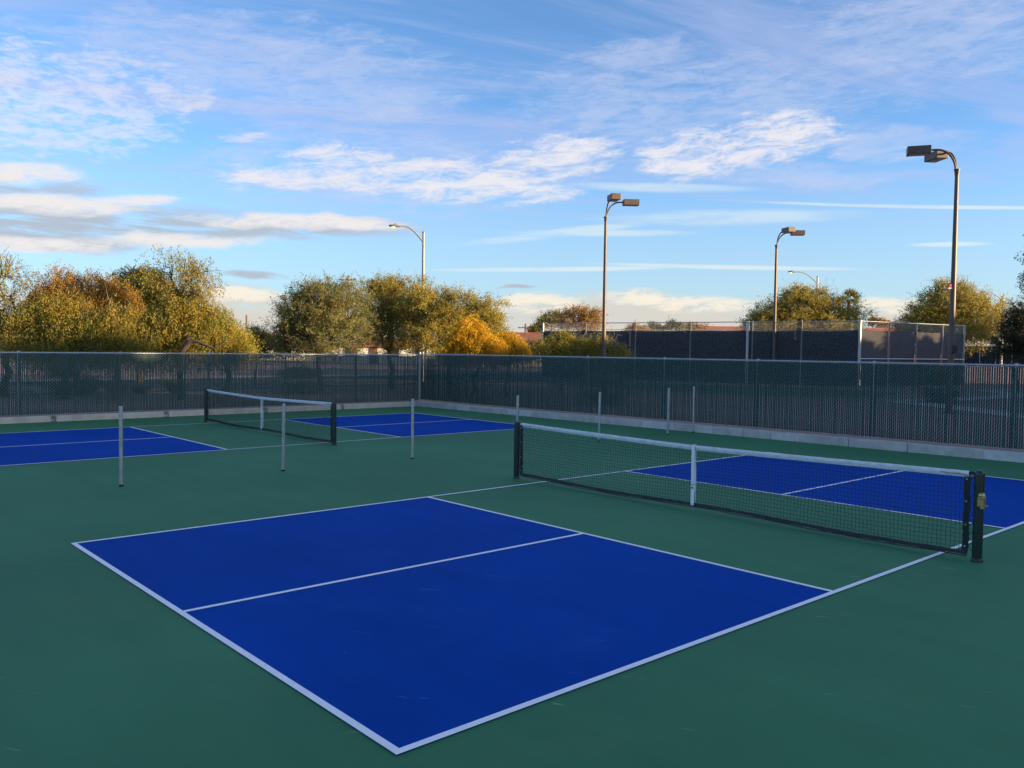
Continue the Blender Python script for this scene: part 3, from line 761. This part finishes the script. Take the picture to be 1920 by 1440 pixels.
def street_lamp(label, loc, ztop, adir, alen, rise, r0=0.10):
    T = thing('street_lamp', label, 'street lamp', loc, 0, 'grey street lamps with curved arms')
    q = MB(); q.tube([(0, 0, -0.1), (0, 0, ztop)], [r0*1.25, r0*.72], 12); q.build('pole', M_grey, T, smooth=True)
    q = MB(); q.lathe([(r0*.85, ztop), (r0*.9, ztop+.04), (r0*.5, ztop+.08)], n=12); q.build('cap', M_grey, T, smooth=True)
    d = (RH*adir[0]+FH*adir[1]).normalized(); pts = []
    z0 = ztop-0.55
    for k in range(13):
        t = k/12; h = z0+rise*math.sin(min(t*1.25, 1)*math.pi/2)
        pts.append((d.x*alen*t, d.y*alen*t, h))
    q = MB(); q.tube(pts, [0.055-0.02*k/12 for k in range(13)], 8); q.build('arm', M_grey, T, smooth=True)
    e = Vector(pts[-1]); R = Matrix.Rotation(math.atan2(d.y, d.x), 3, 'Z'); c = e+Vector((d.x*.25, d.y*.25, -0.02))
    hb = MB()
    prof = [(-.36, .05, .05), (-.22, .13, .085), (.05, .17, .10), (.26, .14, .08), (.36, .05, .035)]
    vs = []
    for x, wy, hz in prof:
        for a in range(8):
            an = 2*math.pi*a/8; p = R @ Vector((x, wy*math.cos(an), hz*math.sin(an)*(1 if math.sin(an) > 0 else .7))); vs.append(c+p)
    fs = []
    for i in range(len(prof)-1):
        for a in range(8): a2 = (a+1) % 8; fs.append((i*8+a, i*8+a2, (i+1)*8+a2, (i+1)*8+a))
    fs += [tuple(range(7, -1, -1)), tuple(len(prof)*8-8+a for a in range(8))]
    hb.add(vs, fs); ho = hb.build('lamp_head', M_grey, T, smooth=True)
    q = MB(); q.lathe([(.02, -.12), (.10, -.10), (.12, -.05)], c+Vector((d.x*.1, d.y*.1, 0)), 10); q.build('lens', M_glow, ho, smooth=True)
    q = MB(); q.lathe([(.035, .10), (.035, .15), (.02, .16)], c, 8); q.build('photocell', M_black, ho)
    return T
M_glow = bpy.data.materials.new('lit_lens'); M_glow.use_nodes = True
_b = M_glow.node_tree.nodes['Principled BSDF']; _b.inputs['Base Color'].default_value = (0.8, 0.7, 0.5, 1)
_b.inputs['Emission Color'].default_value = (1.0, 0.78, 0.36, 1); _b.inputs['Emission Strength'].default_value = 0.55
s1 = site(792, 50); street_lamp('grey street lamp rising out of the mesquite trees', with_z(s1, GZ), hgt(795, 438, 50)-GZ, (-1, -.35), 1.45, 0.86, 0.10)
s2 = site(1528, 77); street_lamp('distant grey street lamp behind the round mesquite tree', with_z(s2, gheight(s2.x, s2.y)), hgt(1530, 520, 77)-gheight(s2.x, s2.y), (-1, -.2), 2.3, 0.95, 0.10)
s3 = site(1876, 90); street_lamp('distant street lamp mostly hidden by the tree beside the shaded evergreens', with_z(s3, gheight(s3.x, s3.y)), hgt(1876, 556, 90)-gheight(s3.x, s3.y), (-1, -.2), 2.3, 0.95, 0.10)

# ------------------------------------------------------------------ trees
rngn = np.random.default_rng(7)
def unit(v): return v/np.maximum(np.linalg.norm(v, axis=-1, keepdims=True), 1e-9)
def leaf_object(name, P, D, L, Wd, m, parent, seed=0):
    """P bases (N,3), D unit axes, L lengths, Wd widths -> one mesh of diamond leaves"""
    rg = np.random.default_rng(seed); n = len(P)
    side = unit(np.cross(D, unit(rg.normal(size=(n, 3)))))
    mid = P+D*L[:, None]*0.45
    V = np.empty((n, 4, 3)); V[:, 0] = P; V[:, 1] = mid+side*Wd[:, None]*.5; V[:, 2] = P+D*L[:, None]; V[:, 3] = mid-side*Wd[:, None]*.5
    me = bpy.data.meshes.new(name); me.vertices.add(n*4); me.vertices.foreach_set('co', V.reshape(-1).astype(np.float32))
    me.loops.add(n*4); me.loops.foreach_set('vertex_index', np.arange(n*4, dtype=np.int32))
    me.polygons.add(n); me.polygons.foreach_set('loop_start', np.arange(0, n*4, 4, dtype=np.int32)); me.polygons.foreach_set('loop_total', np.full(n, 4, dtype=np.int32))
    me.update(calc_edges=True)
    at = me.attributes.new('rnd', 'FLOAT', 'FACE'); at.data.foreach_set('value', rg.random(n).astype(np.float32))
    me.materials.append(m); o = bpy.data.objects.new(name, me); COL.objects.link(o); o.parent = parent
    return o
def wiggle(p0, p1, rg, amp, n=5, sag=0.0):
    p0, p1 = np.array(p0, float), np.array(p1, float); L = np.linalg.norm(p1-p0); out = []
    off = rg.normal(size=(n+1, 3))*amp*L
    for k in range(n+1):
        t = k/n; out.append(Vector(p0+(p1-p0)*t+off[k]*math.sin(math.pi*t)+np.array((0, 0, sag*L*math.sin(math.pi*t)))))
    return out
def make_tree(name, label, cat, base, lobes, style, leafm, barkm, seed, n_clump, per, leaf=(0.09, 0.028), clump_r=0.38, group=None, fork=0.35, trunk_r=0.11, extra=None, bare=0):
    """lobes: (px, py, rx_px, ry_px, D[, thickness factor]) sizes read off the photo, turned to metres at their distance"""
    gz = gheight(base.x, base.y)
    T = thing(name, label, cat, (base.x, base.y, gz), 0, group)
    rg = np.random.default_rng(seed); B0 = np.array((base.x, base.y, gz))
    cents = []; centers = []
    tot = sum(l[2]*l[3] for l in lobes)
    for l in lobes:
        px, py, rx, ry, D = l[:5]; tf = l[5] if len(l) > 5 else 0.8
        s = D/1587; c = site(px, D, hgt(px, py, D)); c = np.array(c)-B0
        a, h, dpt = rx*s, ry*s, max(rx, ry)*s*tf
        centers.append((c, a, h, dpt))
        n = max(5, int((3.0 if style == 'weep' else 1.9)*n_clump*l[2]*l[3]/tot*(l[6] if len(l) > 6 else 1.0)))
        d = unit(rg.normal(size=(n, 3))); rad = (0.30+0.70*rg.random((n, 1))**0.55)*(1+(0.17 if style == 'fine' else 0.10)*rg.normal(size=(n, 1)))
        q = d*rad
        R3 = np.array((RH.x, RH.y, 0)); F3 = np.array((FH.x, FH.y, 0)); Z3 = np.array((0, 0, 1.0))
        pts = c+q[:, :1]*a*R3+q[:, 1:2]*dpt*F3+q[:, 2:3]*h*Z3
        dirs = unit(q[:, :1]*a*R3+q[:, 1:2]*dpt*F3+q[:, 2:3]*h*Z3+np.array((0, 0, 0.15*h)))
        ok = pts[:, 2] > 0.25
        cents.append((pts[ok], dirs[ok]))
    C = np.concatenate([c[0] for c in cents]); Dr = np.concatenate([c[1] for c in cents])
    # ---- wood
    tk = MB(); lowest = min(c[0][2]-c[2] for c in centers); fz = max(0.5, min(lowest+0.5, 2.2))*1.0*fork/0.35*0.8
    fp = np.array((rg.normal()*.12, rg.normal()*.12, fz))
    pts = wiggle((0, 0, -0.1), fp, rg, 0.05, 4); tk.tube(pts, [trunk_r*(1.25-.35*k/4) for k in range(5)], 9)
    tr = tk.build('trunk', barkm, T, smooth=True)
    lb = MB(); nodes = [fp]
    for c, a, h, dpt in centers:
        nl = 2 if a < 1.2 else 3
        for k in range(nl):
            tgt = c+np.array((RH.x, RH.y, 0))*a*rg.uniform(-.5, .5)+np.array((FH.x, FH.y, 0))*dpt*rg.uniform(-.4, .4)+np.array((0, 0, h*rg.uniform(-.35, .35)))
            w_ = wiggle(fp, tgt, rg, 0.07, 7, 0.06); lb.tube(w_, [trunk_r*.62*(1-.75*i/7) for i in range(8)], 6); nodes += [np.array(p) for p in w_[2:]]
    NA = np.array(nodes); sel = rg.permutation(len(C))[:min(len(C), 170)]
    for i in sel:
        dd = np.linalg.norm(NA-C[i], axis=1)+np.maximum(NA[:, 2]-C[i, 2], 0)*.8; j = dd.argmin()
        w_ = wiggle(NA[j], C[i]+Dr[i]*clump_r*.6, rg, 0.06, 4, 0.05); lb.tube(w_, [0.020, 0.015, 0.011, 0.008, 0.004], 4, cap=False)
    if bare:
        for _ in range(bare):
            i = rg.integers(len(C)); j = rg.integers(len(NA)); e = C[i]+Dr[i]*rg.uniform(.3, .8)
            lb.tube(wiggle(NA[j], e, rg, .09, 5, .03), [0.03, .022, .016, .012, .008, .004], 4, cap=False)
    lb.build('branches', barkm, T, smooth=True)
    if extra: extra(T, rg)
    # ---- leaves
    n = len(C); P_, D_, L_ = [], [], []
    if style == 'weep':
        ns = 7; strands = n*ns
        st = np.repeat(C, ns, 0)+rg.normal(size=(strands, 3))*clump_r*.55
        ln = rg.uniform(.35, 1.0, strands)*clump_r*2.3
        k = max(3, per//ns); t = np.tile((np.arange(k)+rg.random(k)*.5)/k, (strands, 1))
        sway = rg.normal(size=(strands, 3))*.18; sway[:, 2] = 0; outw = np.repeat(Dr, ns, 0)*np.array((1, 1, .2))
        pos = st[:, None]+(-np.array((0, 0, 1.0)))*(ln[:, None]*t)[..., None]+(sway[:, None]*t[..., None]**1.5)+outw[:, None]*(np.sqrt(t)*.22)[..., None]
        pos = pos.reshape(-1, 3)+rg.normal(size=(strands*k, 3))*.03
        dr = unit(rg.normal(size=(len(pos), 3))*.55+np.array((0, 0, -0.85)))
    elif style == 'fine':
        ns = 9; sp = n*ns
        dirs = unit(np.repeat(Dr, ns, 0)*0.75+rg.normal(size=(sp, 3))*.62+np.array((0, 0, .22)))
        ln = rg.uniform(.45, 1.2, sp)*clump_r*np.where(rg.random(sp) < .3, 2.1, 1.25)
        k = max(3, per//ns); t = np.tile((np.arange(k)+.5)/k, (sp, 1))
        pos = np.repeat(C, ns, 0)[:, None]+dirs[:, None]*(ln[:, None]*t)[..., None]+np.array((0, 0, -1.0))*((t**2)*ln[:, None]*.16)[..., None]
        pos = pos.reshape(-1, 3)+rg.normal(size=(sp*k, 3))*.035
        dr = unit(np.repeat(dirs, k, 0)*.55+rg.normal(size=(sp*k, 3))*.7)
    else:
        m = n*per; d = unit(rg.normal(size=(m, 3)))
        pos = np.repeat(C, per, 0)+d*(rg.random((m, 1))**.45)*clump_r*np.array((1, 1, .8)); dr = unit(d*.6+rg.normal(size=(m, 3))*.6)
    ok = pos[:, 2] > 0.12; pos = pos[ok]; dr = dr[ok]
    L = leaf[0]*rg.uniform(.65, 1.3, len(pos)); Wd = leaf[1]*rg.uniform(.7, 1.3, len(pos))
    kL = 0.82 if style == 'weep' else 0.95
    leaf_object('crown', pos, dr, L*kL, Wd*kL*1.15, leafm, T, seed)
    return T
TG = 'trees beyond the fences'
# pepper trees on the left
make_tree('pepper_tree', 'thin open pepper tree with sky showing through its crown beside the rust-coloured tree', 'tree', site(8, 31), [(14, 515, 42, 44, 31, .6, .42), (-20, 590, 44, 55, 31, .7, .6), (40, 620, 30, 34, 31, .7, .6), (-60, 520, 40, 40, 31, .7, .6)], 'weep', L_pepper, M_bark, 1, 120, 80, (0.10, 0.024), 0.24, TG, bare=14)
make_tree('pepper_tree', 'rust-brown topped pepper tree behind the green weeping one', 'tree', site(150, 32), [(150, 545, 78, 42, 32), (100, 575, 46, 40, 32), (205, 575, 52, 44, 32), (150, 590, 70, 40, 32)], 'weep', L_rust, M_bark, 2, 330, 95, (0.10, 0.028), 0.28, TG)
make_tree('pepper_tree', 'green-gold weeping pepper tree hanging low behind the slatted fence', 'tree', site(120, 30.5), [(110, 590, 62, 46, 30.4), (60, 620, 52, 42, 30), (160, 618, 66, 44, 30), (110, 645, 90, 30, 30)], 'weep', L_pepper, M_bark, 22, 330, 95, (0.10, 0.026), 0.30, TG, bare=12)
make_tree('pine_tree', 'dark olive dense round-headed tree between the rust tree and the wispy pepper tree', 'tree', site(262, 36), [(262, 540, 54, 40, 36), (300, 570, 56, 44, 36), (235, 590, 50, 50, 36), (290, 620, 70, 50, 36)], 'broad', L_dark, M_bark, 3, 330, 100, (0.10, 0.040), 0.30, TG)
def limb(T, rg):
    b0 = T.location
    q = MB()
    def P(px, py, D=29.3): v = site(px, D, hgt(px, py, D)); return Vector((v.x-b0.x, v.y-b0.y, v.z-b0.z))
    q.tube([P(335, 668), P(348, 650), P(358, 638), P(372, 641), P(386, 647), P(402, 654), P(416, 645), P(425, 635)], [.11, .10, .075, .055, .05, .045, .035, .02], 8)
    q.tube([P(348, 650), P(354, 632, 29.6), P(352, 600, 30.4), P(340, 560, 30.6), P(322, 525, 30.6), P(318, 500, 30.6)], [.09, .07, .055, .045, .03, .012], 7)
    q.tube([P(340, 560, 30.6), P(352, 555, 30.4), P(368, 552, 30.2), P(382, 560, 30)], [.035, .028, .02, .01], 6)
    q.build('low_limb', M_bark, T, smooth=True)
make_tree('pepper_tree', 'tall wispy pepper tree with a low curving red-brown limb', 'tree', site(338, 30.4), [(325, 505, 56, 34, 30.6, .5, .30), (372, 525, 34, 40, 30.6, .5, .34), (345, 600, 62, 50, 30.6), (385, 610, 46, 48, 30.4), (320, 630, 56, 46, 30.6)], 'weep', L_pepper, M_bark, 4, 360, 84, (0.11, 0.028), 0.29, TG, extra=limb, bare=10)
make_tree('pepper_tree', 'low green weeping pepper tree with grey bare twigs in front of the rust tree', 'tree', site(212, 30), [(230, 610, 46, 42, 29.8), (255, 635, 50, 36, 29.8), (200, 640, 50, 34, 29.8)], 'weep', L_pepper, M_barkg, 5, 170, 84, (0.11, 0.028), 0.27, TG, bare=34)
make_tree('pepper_tree', 'small yellow-green weeping tree at the end of the pepper tree row', 'tree', site(430, 33), [(425, 630, 28, 34, 33), (440, 645, 30, 30, 33), (400, 640, 24, 34, 33)], 'weep', L_lime, M_bark, 6, 150, 80, (0.10, 0.028), 0.25, TG)
# mesquites in the middle
make_tree('mesquite_tree', 'grey-olive spreading mesquite tree with feathery edges beside the white house', 'tree', site(598, 38), [(590, 590, 66, 52, 38), (560, 620, 50, 44, 38), (640, 580, 58, 50, 38), (625, 630, 70, 40, 37.5), (545, 640, 34, 26, 38), (600, 560, 50, 30, 38)], 'fine', L_olive, M_bark, 7, 520, 108, (0.085, 0.026), 0.36, TG)
make_tree('mesquite_tree', 'tall golden-olive mesquite tree in the middle of the clump around the street lamp', 'tree', site(735, 41), [(715, 575, 52, 50, 41), (760, 570, 50, 46, 41), (735, 620, 66, 40, 41), (720, 545, 30, 24, 41)], 'fine', L_mesq, M_bark, 8, 380, 108, (0.085, 0.026), 0.36, TG)
make_tree('mesquite_tree', 'broad mesquite tree with dark base behind the small golden tree', 'tree', site(842, 39), [(800, 580, 56, 40, 39), (850, 590, 60, 46, 39), (895, 605, 46, 44, 39), (835, 635, 86, 36, 39), (915, 620, 28, 34, 39)], 'fine', L_mesq, M_bark, 9, 480, 108, (0.085, 0.026), 0.36, TG)
make_tree('golden_tree', 'small bright golden-yellow tree by the slatted fence corner', 'tree', site(882, 34), [(878, 628, 30, 32, 34), (900, 645, 34, 26, 34), (860, 650, 26, 22, 34)], 'weep', L_gold, M_bark, 10, 170, 84, (0.10, 0.03), 0.22, TG, trunk_r=.06)
make_tree('golden_tree', 'lower golden-yellow tree beside the red-roofed house', 'tree', site(950, 35), [(950, 645, 24, 22, 35), (968, 655, 16, 16, 35), (930, 650, 22, 24, 35)], 'weep', L_gold, M_bark, 11, 110, 84, (0.10, 0.03), 0.20, TG, trunk_r=.05)
make_tree('shrub', 'low yellow-green shrubs between the pepper trees and the mesquites', 'shrub', site(480, 40), [(478, 640, 36, 24, 40), (505, 652, 30, 18, 40), (455, 652, 30, 18, 40)], 'fine', L_lime, M_bark, 12, 130, 80, (0.085, 0.028), 0.28, TG, trunk_r=.05)
# shrubs in front of the tennis fence
make_tree('desert_shrub', 'loose yellow-green shrub spreading in front of the tennis windscreen', 'shrub', site(1050, 40), [(1010, 652, 40, 18, 40), (1050, 648, 34, 24, 40), (1040, 634, 10, 12, 40), (1060, 632, 10, 14, 40), (1090, 650, 26, 18, 40)], 'weep', L_lime, M_barkg, 13, 190, 70, (0.085, 0.026), 0.19, TG, trunk_r=.05, bare=20)
make_tree('desert_shrub', 'golden half-bare shrub leaning over before the tennis windscreen', 'shrub', site(1140, 40), [(1120, 645, 20, 15, 40, .8, .5), (1145, 650, 20, 13, 40, .8, .6), (1165, 656, 12, 8, 40, .8, .5), (1100, 645, 14, 16, 40, .8, .5), (1125, 630, 14, 6, 40, .8, .5)], 'weep', L_lime, M_barkg, 14, 120, 60, (0.08, 0.026), 0.17, TG, trunk_r=.05, bare=30)
# beyond the tennis courts
make_tree('autumn_tree', 'distant orange feathery tree behind the end of the tennis fence', 'tree', site(1090, 84), [(1080, 596, 26, 20, 84), (1108, 600, 24, 18, 84), (1060, 602, 14, 16, 84), (1085, 612, 40, 12, 84)], 'fine', L_farorange, M_bark, 15, 150, 80, (0.16, 0.05), 0.55, TG)
make_tree('far_tree', 'distant grey-green tree left of the orange feathery tree', 'tree', site(1033, 88), [(1036, 598, 15, 13, 88), (1020, 608, 16, 10, 88)], 'fine', L_olive, M_bark, 16, 70, 80, (0.16, 0.05), 0.5, TG)
make_tree('mesquite_tree', 'round sunlit mesquite tree behind the tennis fence', 'tree', site(1508, 60), [(1500, 585, 62, 36, 60), (1450, 600, 46, 26, 60), (1560, 590, 50, 34, 60), (1505, 612, 100, 24, 60), (1500, 562, 46, 20, 60), (1420, 608, 26, 16, 60)], 'fine', L_mesq, M_bark, 17, 520, 100, (0.12, 0.04), 0.52, TG)
make_tree('mesquite_tree', 'round mesquite tree beside the shaded evergreens at the tennis fence end', 'tree', site(1790, 58), [(1780, 575, 62, 38, 58), (1730, 605, 46, 30, 58), (1830, 595, 50, 42, 58), (1790, 620, 90, 34, 58), (1775, 550, 36, 20, 58), (1700, 622, 26, 18, 58)], 'fine', L_mesq, M_bark, 18, 520, 100, (0.12, 0.04), 0.52, TG)
make_tree('evergreen_shrub', 'dark shaded evergreen mass beside the low windscreened fence', 'tree', site(1905, 46), [(1905, 615, 30, 34, 46), (1925, 600, 34, 40, 46), (1890, 645, 34, 26, 46), (1940, 640, 40, 34, 46)], 'fine', L_shade, M_bark, 19, 260, 90, (0.10, 0.03), 0.36, TG)
pts_ = [(1950, 520, 36, 60, 38), (1962, 455, 34, 60, 38), (1980, 600, 54, 60, 38), (1970, 410, 24, 40, 38)]
make_tree('pine_tree', 'tall dark pine tree whose branch tips reach past the shaded evergreens', 'tree', site(1972, 38), pts_, 'broad', L_shade, M_bark, 20, 220, 90, (0.13, 0.03), 0.34, TG, trunk_r=.16)
# unseen tree rows, added and shaped to keep the low sun off the paving
k = 0
for dep, row in [(d_, 0) for d_ in np.arange(-26, 34, 4.4)]+[(d_, 1) for d_ in np.arange(-24, 52, 4.4)]:
    lat = (42 if row == 0 else 47)+1.5*math.sin(dep*1.7); H = (8.8+0.5*math.sin(dep*2.9+1)) if dep < 17.5 else (7.0+.4*math.sin(dep*2.9) if dep < 31 else 6.1+.4*math.sin(dep))
    p = lay(lat, dep); D = 1587.0
    T = thing('shade_row_tree', 'dense evergreen of the unseen row added west of the courts for shade', 'tree', (p.x, p.y, GZ), 0, 'added shade row')
    rg = np.random.default_rng(100+k)
    q = MB(); q.tube([(0, 0, -.1), (0, 0, H*.5), (0, 0, H*.92)], [.2, .14, .04], 8); q.build('trunk', M_bark, T, smooth=True)
    n = 2600; zz = rg.random(n)**.9*(H-.2)+.2; prof = np.interp(zz/H, [0, .12, .5, .85, 1], [2.7, 3.2, 3.0, 1.9, .5]); an = rg.random(n)*6.283; rad = prof*np.sqrt(rg.random(n))
    pos = np.stack([np.cos(an)*rad, np.sin(an)*rad, zz], 1); dr = unit(np.stack([np.cos(an), np.sin(an), rg.normal(size=n)*.5], 1)+rg.normal(size=(n, 3))*.4)
    leaf_object('crown', pos, dr, rg.uniform(.5, .95, n), rg.uniform(.3, .5, n), L_shade, T, 100+k)
    k += 1

# fan palm
pp = site(1588, 85); pg = gheight(pp.x, pp.y)
T = thing('fan_palm', 'small distant fan palm peeking over the round mesquite tree', 'palm', (pp.x, pp.y, pg), 0)
hp = hgt(1588, 562, 85)-pg
q = MB(); q.tube([(0, 0, -.1), (0, 0, hp)], [.22, .18], 8); q.build('trunk', M_bark, T, smooth=True)
rg = np.random.default_rng(55); P_, D_ = [], []
for k in range(34):
    a = rg.random()*6.283; e = rg.uniform(-.5, 1.3); d = np.array((math.cos(a)*math.cos(e), math.sin(a)*math.cos(e), math.sin(e)))
    for j in range(16):
        P_.append(np.array((0, 0, hp))+d*.45); D_.append(unit(d+rg.normal(size=3)*.28))
P_ = np.array(P_); D_ = np.array(D_); leaf_object('fronds', P_, D_, rg.uniform(.5, .9, len(P_)), np.full(len(P_), .07), L_shrub, T, 55)

# ornamental grasses and shrubs seen through the slats
def clump(name, label, px, D, h, r_, m, n, seed, cat, up=1.0, group=None, ll=(.5, .9), lw=.02):
    p = site(px, D); T = thing(name, label, cat, (p.x, p.y, gheight(p.x, p.y)), 0, group); rg = np.random.default_rng(seed)
    if up > .5:
        a = rg.random(n)*6.283; t = rg.random(n)**.7*.9; d = np.stack([np.cos(a)*np.sin(t), np.sin(a)*np.sin(t), np.cos(t)], 1)
        pos = np.stack([np.cos(a), np.sin(a), np.zeros(n)], 1)*r_*.35*rg.random((n, 1)); L = rg.uniform(*ll, n)*h
    else:
        d = unit(rg.normal(size=(n, 3))+np.array((0, 0, .3))); pos = d*np.array((r_, r_, h*.5))*(.5+.5*rg.random((n, 1)))+np.array((0, 0, h*.48)); pos[:, 2] = np.maximum(pos[:, 2], .02); L = rg.uniform(.08, .14, n)
    leaf_object('foliage', pos, d, L, np.full(n, lw), m, T, seed)
    q = MB(); q.tube([(0, 0, -.05), (0.02, 0, h*.45)], [.05, .02], 6); q.build('stem', M_bark, T)
    return T
GG = 'ornamental grass clumps behind the slatted fence'
for i, (px, D, h, lab) in enumerate(((162, 33, 1.05, 'straw-coloured ornamental grass clump, the roundest, behind the slatted fence'), (216, 33.5, 0.8, 'low straw-coloured grass clump beside the roundest one'), (330, 34, 0.9, 'yellowish grass clump below the wispy pepper tree'), (262, 34, .6, 'smallest straw-coloured grass clump behind the slatted fence'))):
    clump('grass_clump', lab, px, D, h, .5, L_tan, 900, 70+i, 'grass clump', 1.0, GG)
clump('round_shrub', 'rounded dense shrub beside the pale footpath behind the slatted fence', 1763, 34.5, 1.35, 1.0, L_shrub, 9000, 80, 'shrub', 0, None, lw=.035)
clump('round_shrub', 'dark low shrub under the rust-coloured pepper tree', 120, 32.5, 1.2, .8, L_shade, 5000, 81, 'shrub', 0, None, lw=.035)
clump('round_shrub', 'broad low shrub under the grey-olive mesquite tree', 560, 36, 1.1, 1.3, L_olive, 7000, 82, 'shrub', 0, None, lw=.035)
clump('round_shrub', 'low olive shrub before the lawn, behind the long slatted fence', 1130, 31, 1.2, 1.2, L_olive, 7000, 83, 'shrub', 0, None, lw=.035)

# ------------------------------------------------------------------ houses far off
def house(label, px, D, wd, dp, hw, hr, rz, wallm, flip=False, chim=False):
    p = site(px, D); gz = gheight(p.x, p.y)
    T = thing('house', label, 'house', (p.x, p.y, gz-.05), math.atan2(RH.y, RH.x)+rz, 'houses beyond the street')
    q = MB(); q.box((0, 0, hw/2), (wd, dp, hw)); wl = q.build('wall', wallm, T)
    q = MB(); e = .5; vs = [(-wd/2-e, -dp/2-e, hw), (wd/2+e, -dp/2-e, hw), (wd/2+e, dp/2+e, hw), (-wd/2-e, dp/2+e, hw), (-wd/2+dp*.45, 0, hw+hr), (wd/2-dp*.45, 0, hw+hr)]
    vs += [(x, y, hw-.14) for x, y, _ in vs[:4]]
    q.add(vs, [(0, 1, 5, 4), (1, 2, 5), (2, 3, 4, 5), (3, 0, 4), (0, 6, 7, 1), (1, 7, 8, 2), (2, 8, 9, 3), (3, 9, 6, 0), (6, 9, 8, 7)])
    rf = q.build('roof', M_tile, T)
    q = MB(); q.tube([(-wd/2+dp*.45, 0, hw+hr+.02), (wd/2-dp*.45, 0, hw+hr+.02)], .12, 6); q.build('ridge_cap', M_tile, rf)
    if chim: q = MB(); q.box((wd*.22, .3, hw+hr*.9), (1.1, .8, 1.8)); q.box((wd*.22, .3, hw+hr*.9+.98), (1.3, 1.0, .16)); q.build('chimney', wallm, rf)
    for x, ww in ((-wd*.32, 1.5), (wd*.1, 1.2), (wd*.36, 1.5)):
        q = MB(); q.box((x, -dp/2-.03, 1.55), (ww+.2, .06, 1.4)); f = q.build('window', M_stuccow, T)
        q = MB(); q.box((x, -dp/2-.055, 1.55), (ww, .05, 1.2)); q.build('pane', M_glass, f)
    q = MB(); q.box((-wd*.1, -dp/2-.03, 1.05), (1.0, .08, 2.1)); q.build('door', M_wood, T)
    return T
house('white single-storey house glimpsed under the mesquite trees', 722, 112, 13, 8, 2.3, .9, .1, M_stuccow)
house('cream house with red tiled roof beside the golden tree', 975, 100, 13, 9, 2.5, 1.45, -.05, M_stucco)
house('house with red roof glimpsed between the pepper trees and the mesquites', 478, 128, 14, 9, 2.6, 1.4, .15, M_stucco)
house('red-roofed house just showing over the tennis windscreen', 1352, 122, 14, 9, 2.7, 1.6, 0, M_stucco)
house('red-roofed house between the orange tree and the round mesquite tree', 1245, 130, 15, 9, 2.5, 1.4, 0, M_stucco)
house('house with salmon chimney between the two round mesquite trees', 1650, 104, 12, 9, 2.6, 1.5, .1, M_tile, chim=True)
# small far trees along the skyline
for i, (px, py, rx, D, lab, m) in enumerate(((1225, 608, 16, 120, 'far small green tree on the skyline left of the red roof', L_olive), (1262, 606, 12, 118, 'far dark bush standing beside the far red roof', L_dark), (1300, 609, 14, 122, 'far reddish bush on the skyline above the windscreen', L_farorange),
                                         (1000, 616, 9, 110, 'far dark round tree above the red tiled roof', L_dark), (1640, 600, 14, 110, 'far brown tree between the round mesquites', L_farorange), (1190, 612, 14, 115, 'far orange bush beside the middle court lamp', L_farorange))):
    make_tree('far_tree', lab, 'tree', site(px, D), [(px, py+5, rx*1.1, 5, D), (px+rx*.9, py+8, rx*.9, 5, D), (px-rx*.4, py+1, rx*.4, 4, D)], 'fine', m, M_bark, 200+i, 34, 60, (0.22, 0.08), 0.45, 'far trees on the skyline')
# utility poles
def utility(label, px, py, D, arm):
    p = site(px, D); gz = gheight(p.x, p.y); T = thing('utility_pole', label, 'utility pole', (p.x, p.y, gz), 0, 'far utility poles'); h = hgt(px, py, D)-gz
    q = MB(); q.tube([(0, 0, -.1), (0, 0, h)], [.17, .12], 8); q.build('pole', M_wood, T, smooth=True)
    if arm:
        d = RH; q = MB(); R = Matrix.Rotation(math.atan2(d.y, d.x), 3, 'Z'); q.box((0, 0, h-.6), (2.2, .12, .14), R); q.build('crossarm', M_wood, T)
        for t in (-.9, -.4, .4, .9): q = MB(); q.lathe([(.05, h-.53), (.06, h-.45), (.02, h-.38)], (d.x*t, d.y*t, 0), 6); q.build('insulator', M_grey, T)
utility('distant red-brown utility pole between the pepper trees and the mesquites', 462, 591, 110, False)
utility('distant utility pole with crossarm behind the red-roofed house', 984, 607, 125, True)
utility('distant utility pole with crossarm poking above the mesquites', 652, 517, 118, True)
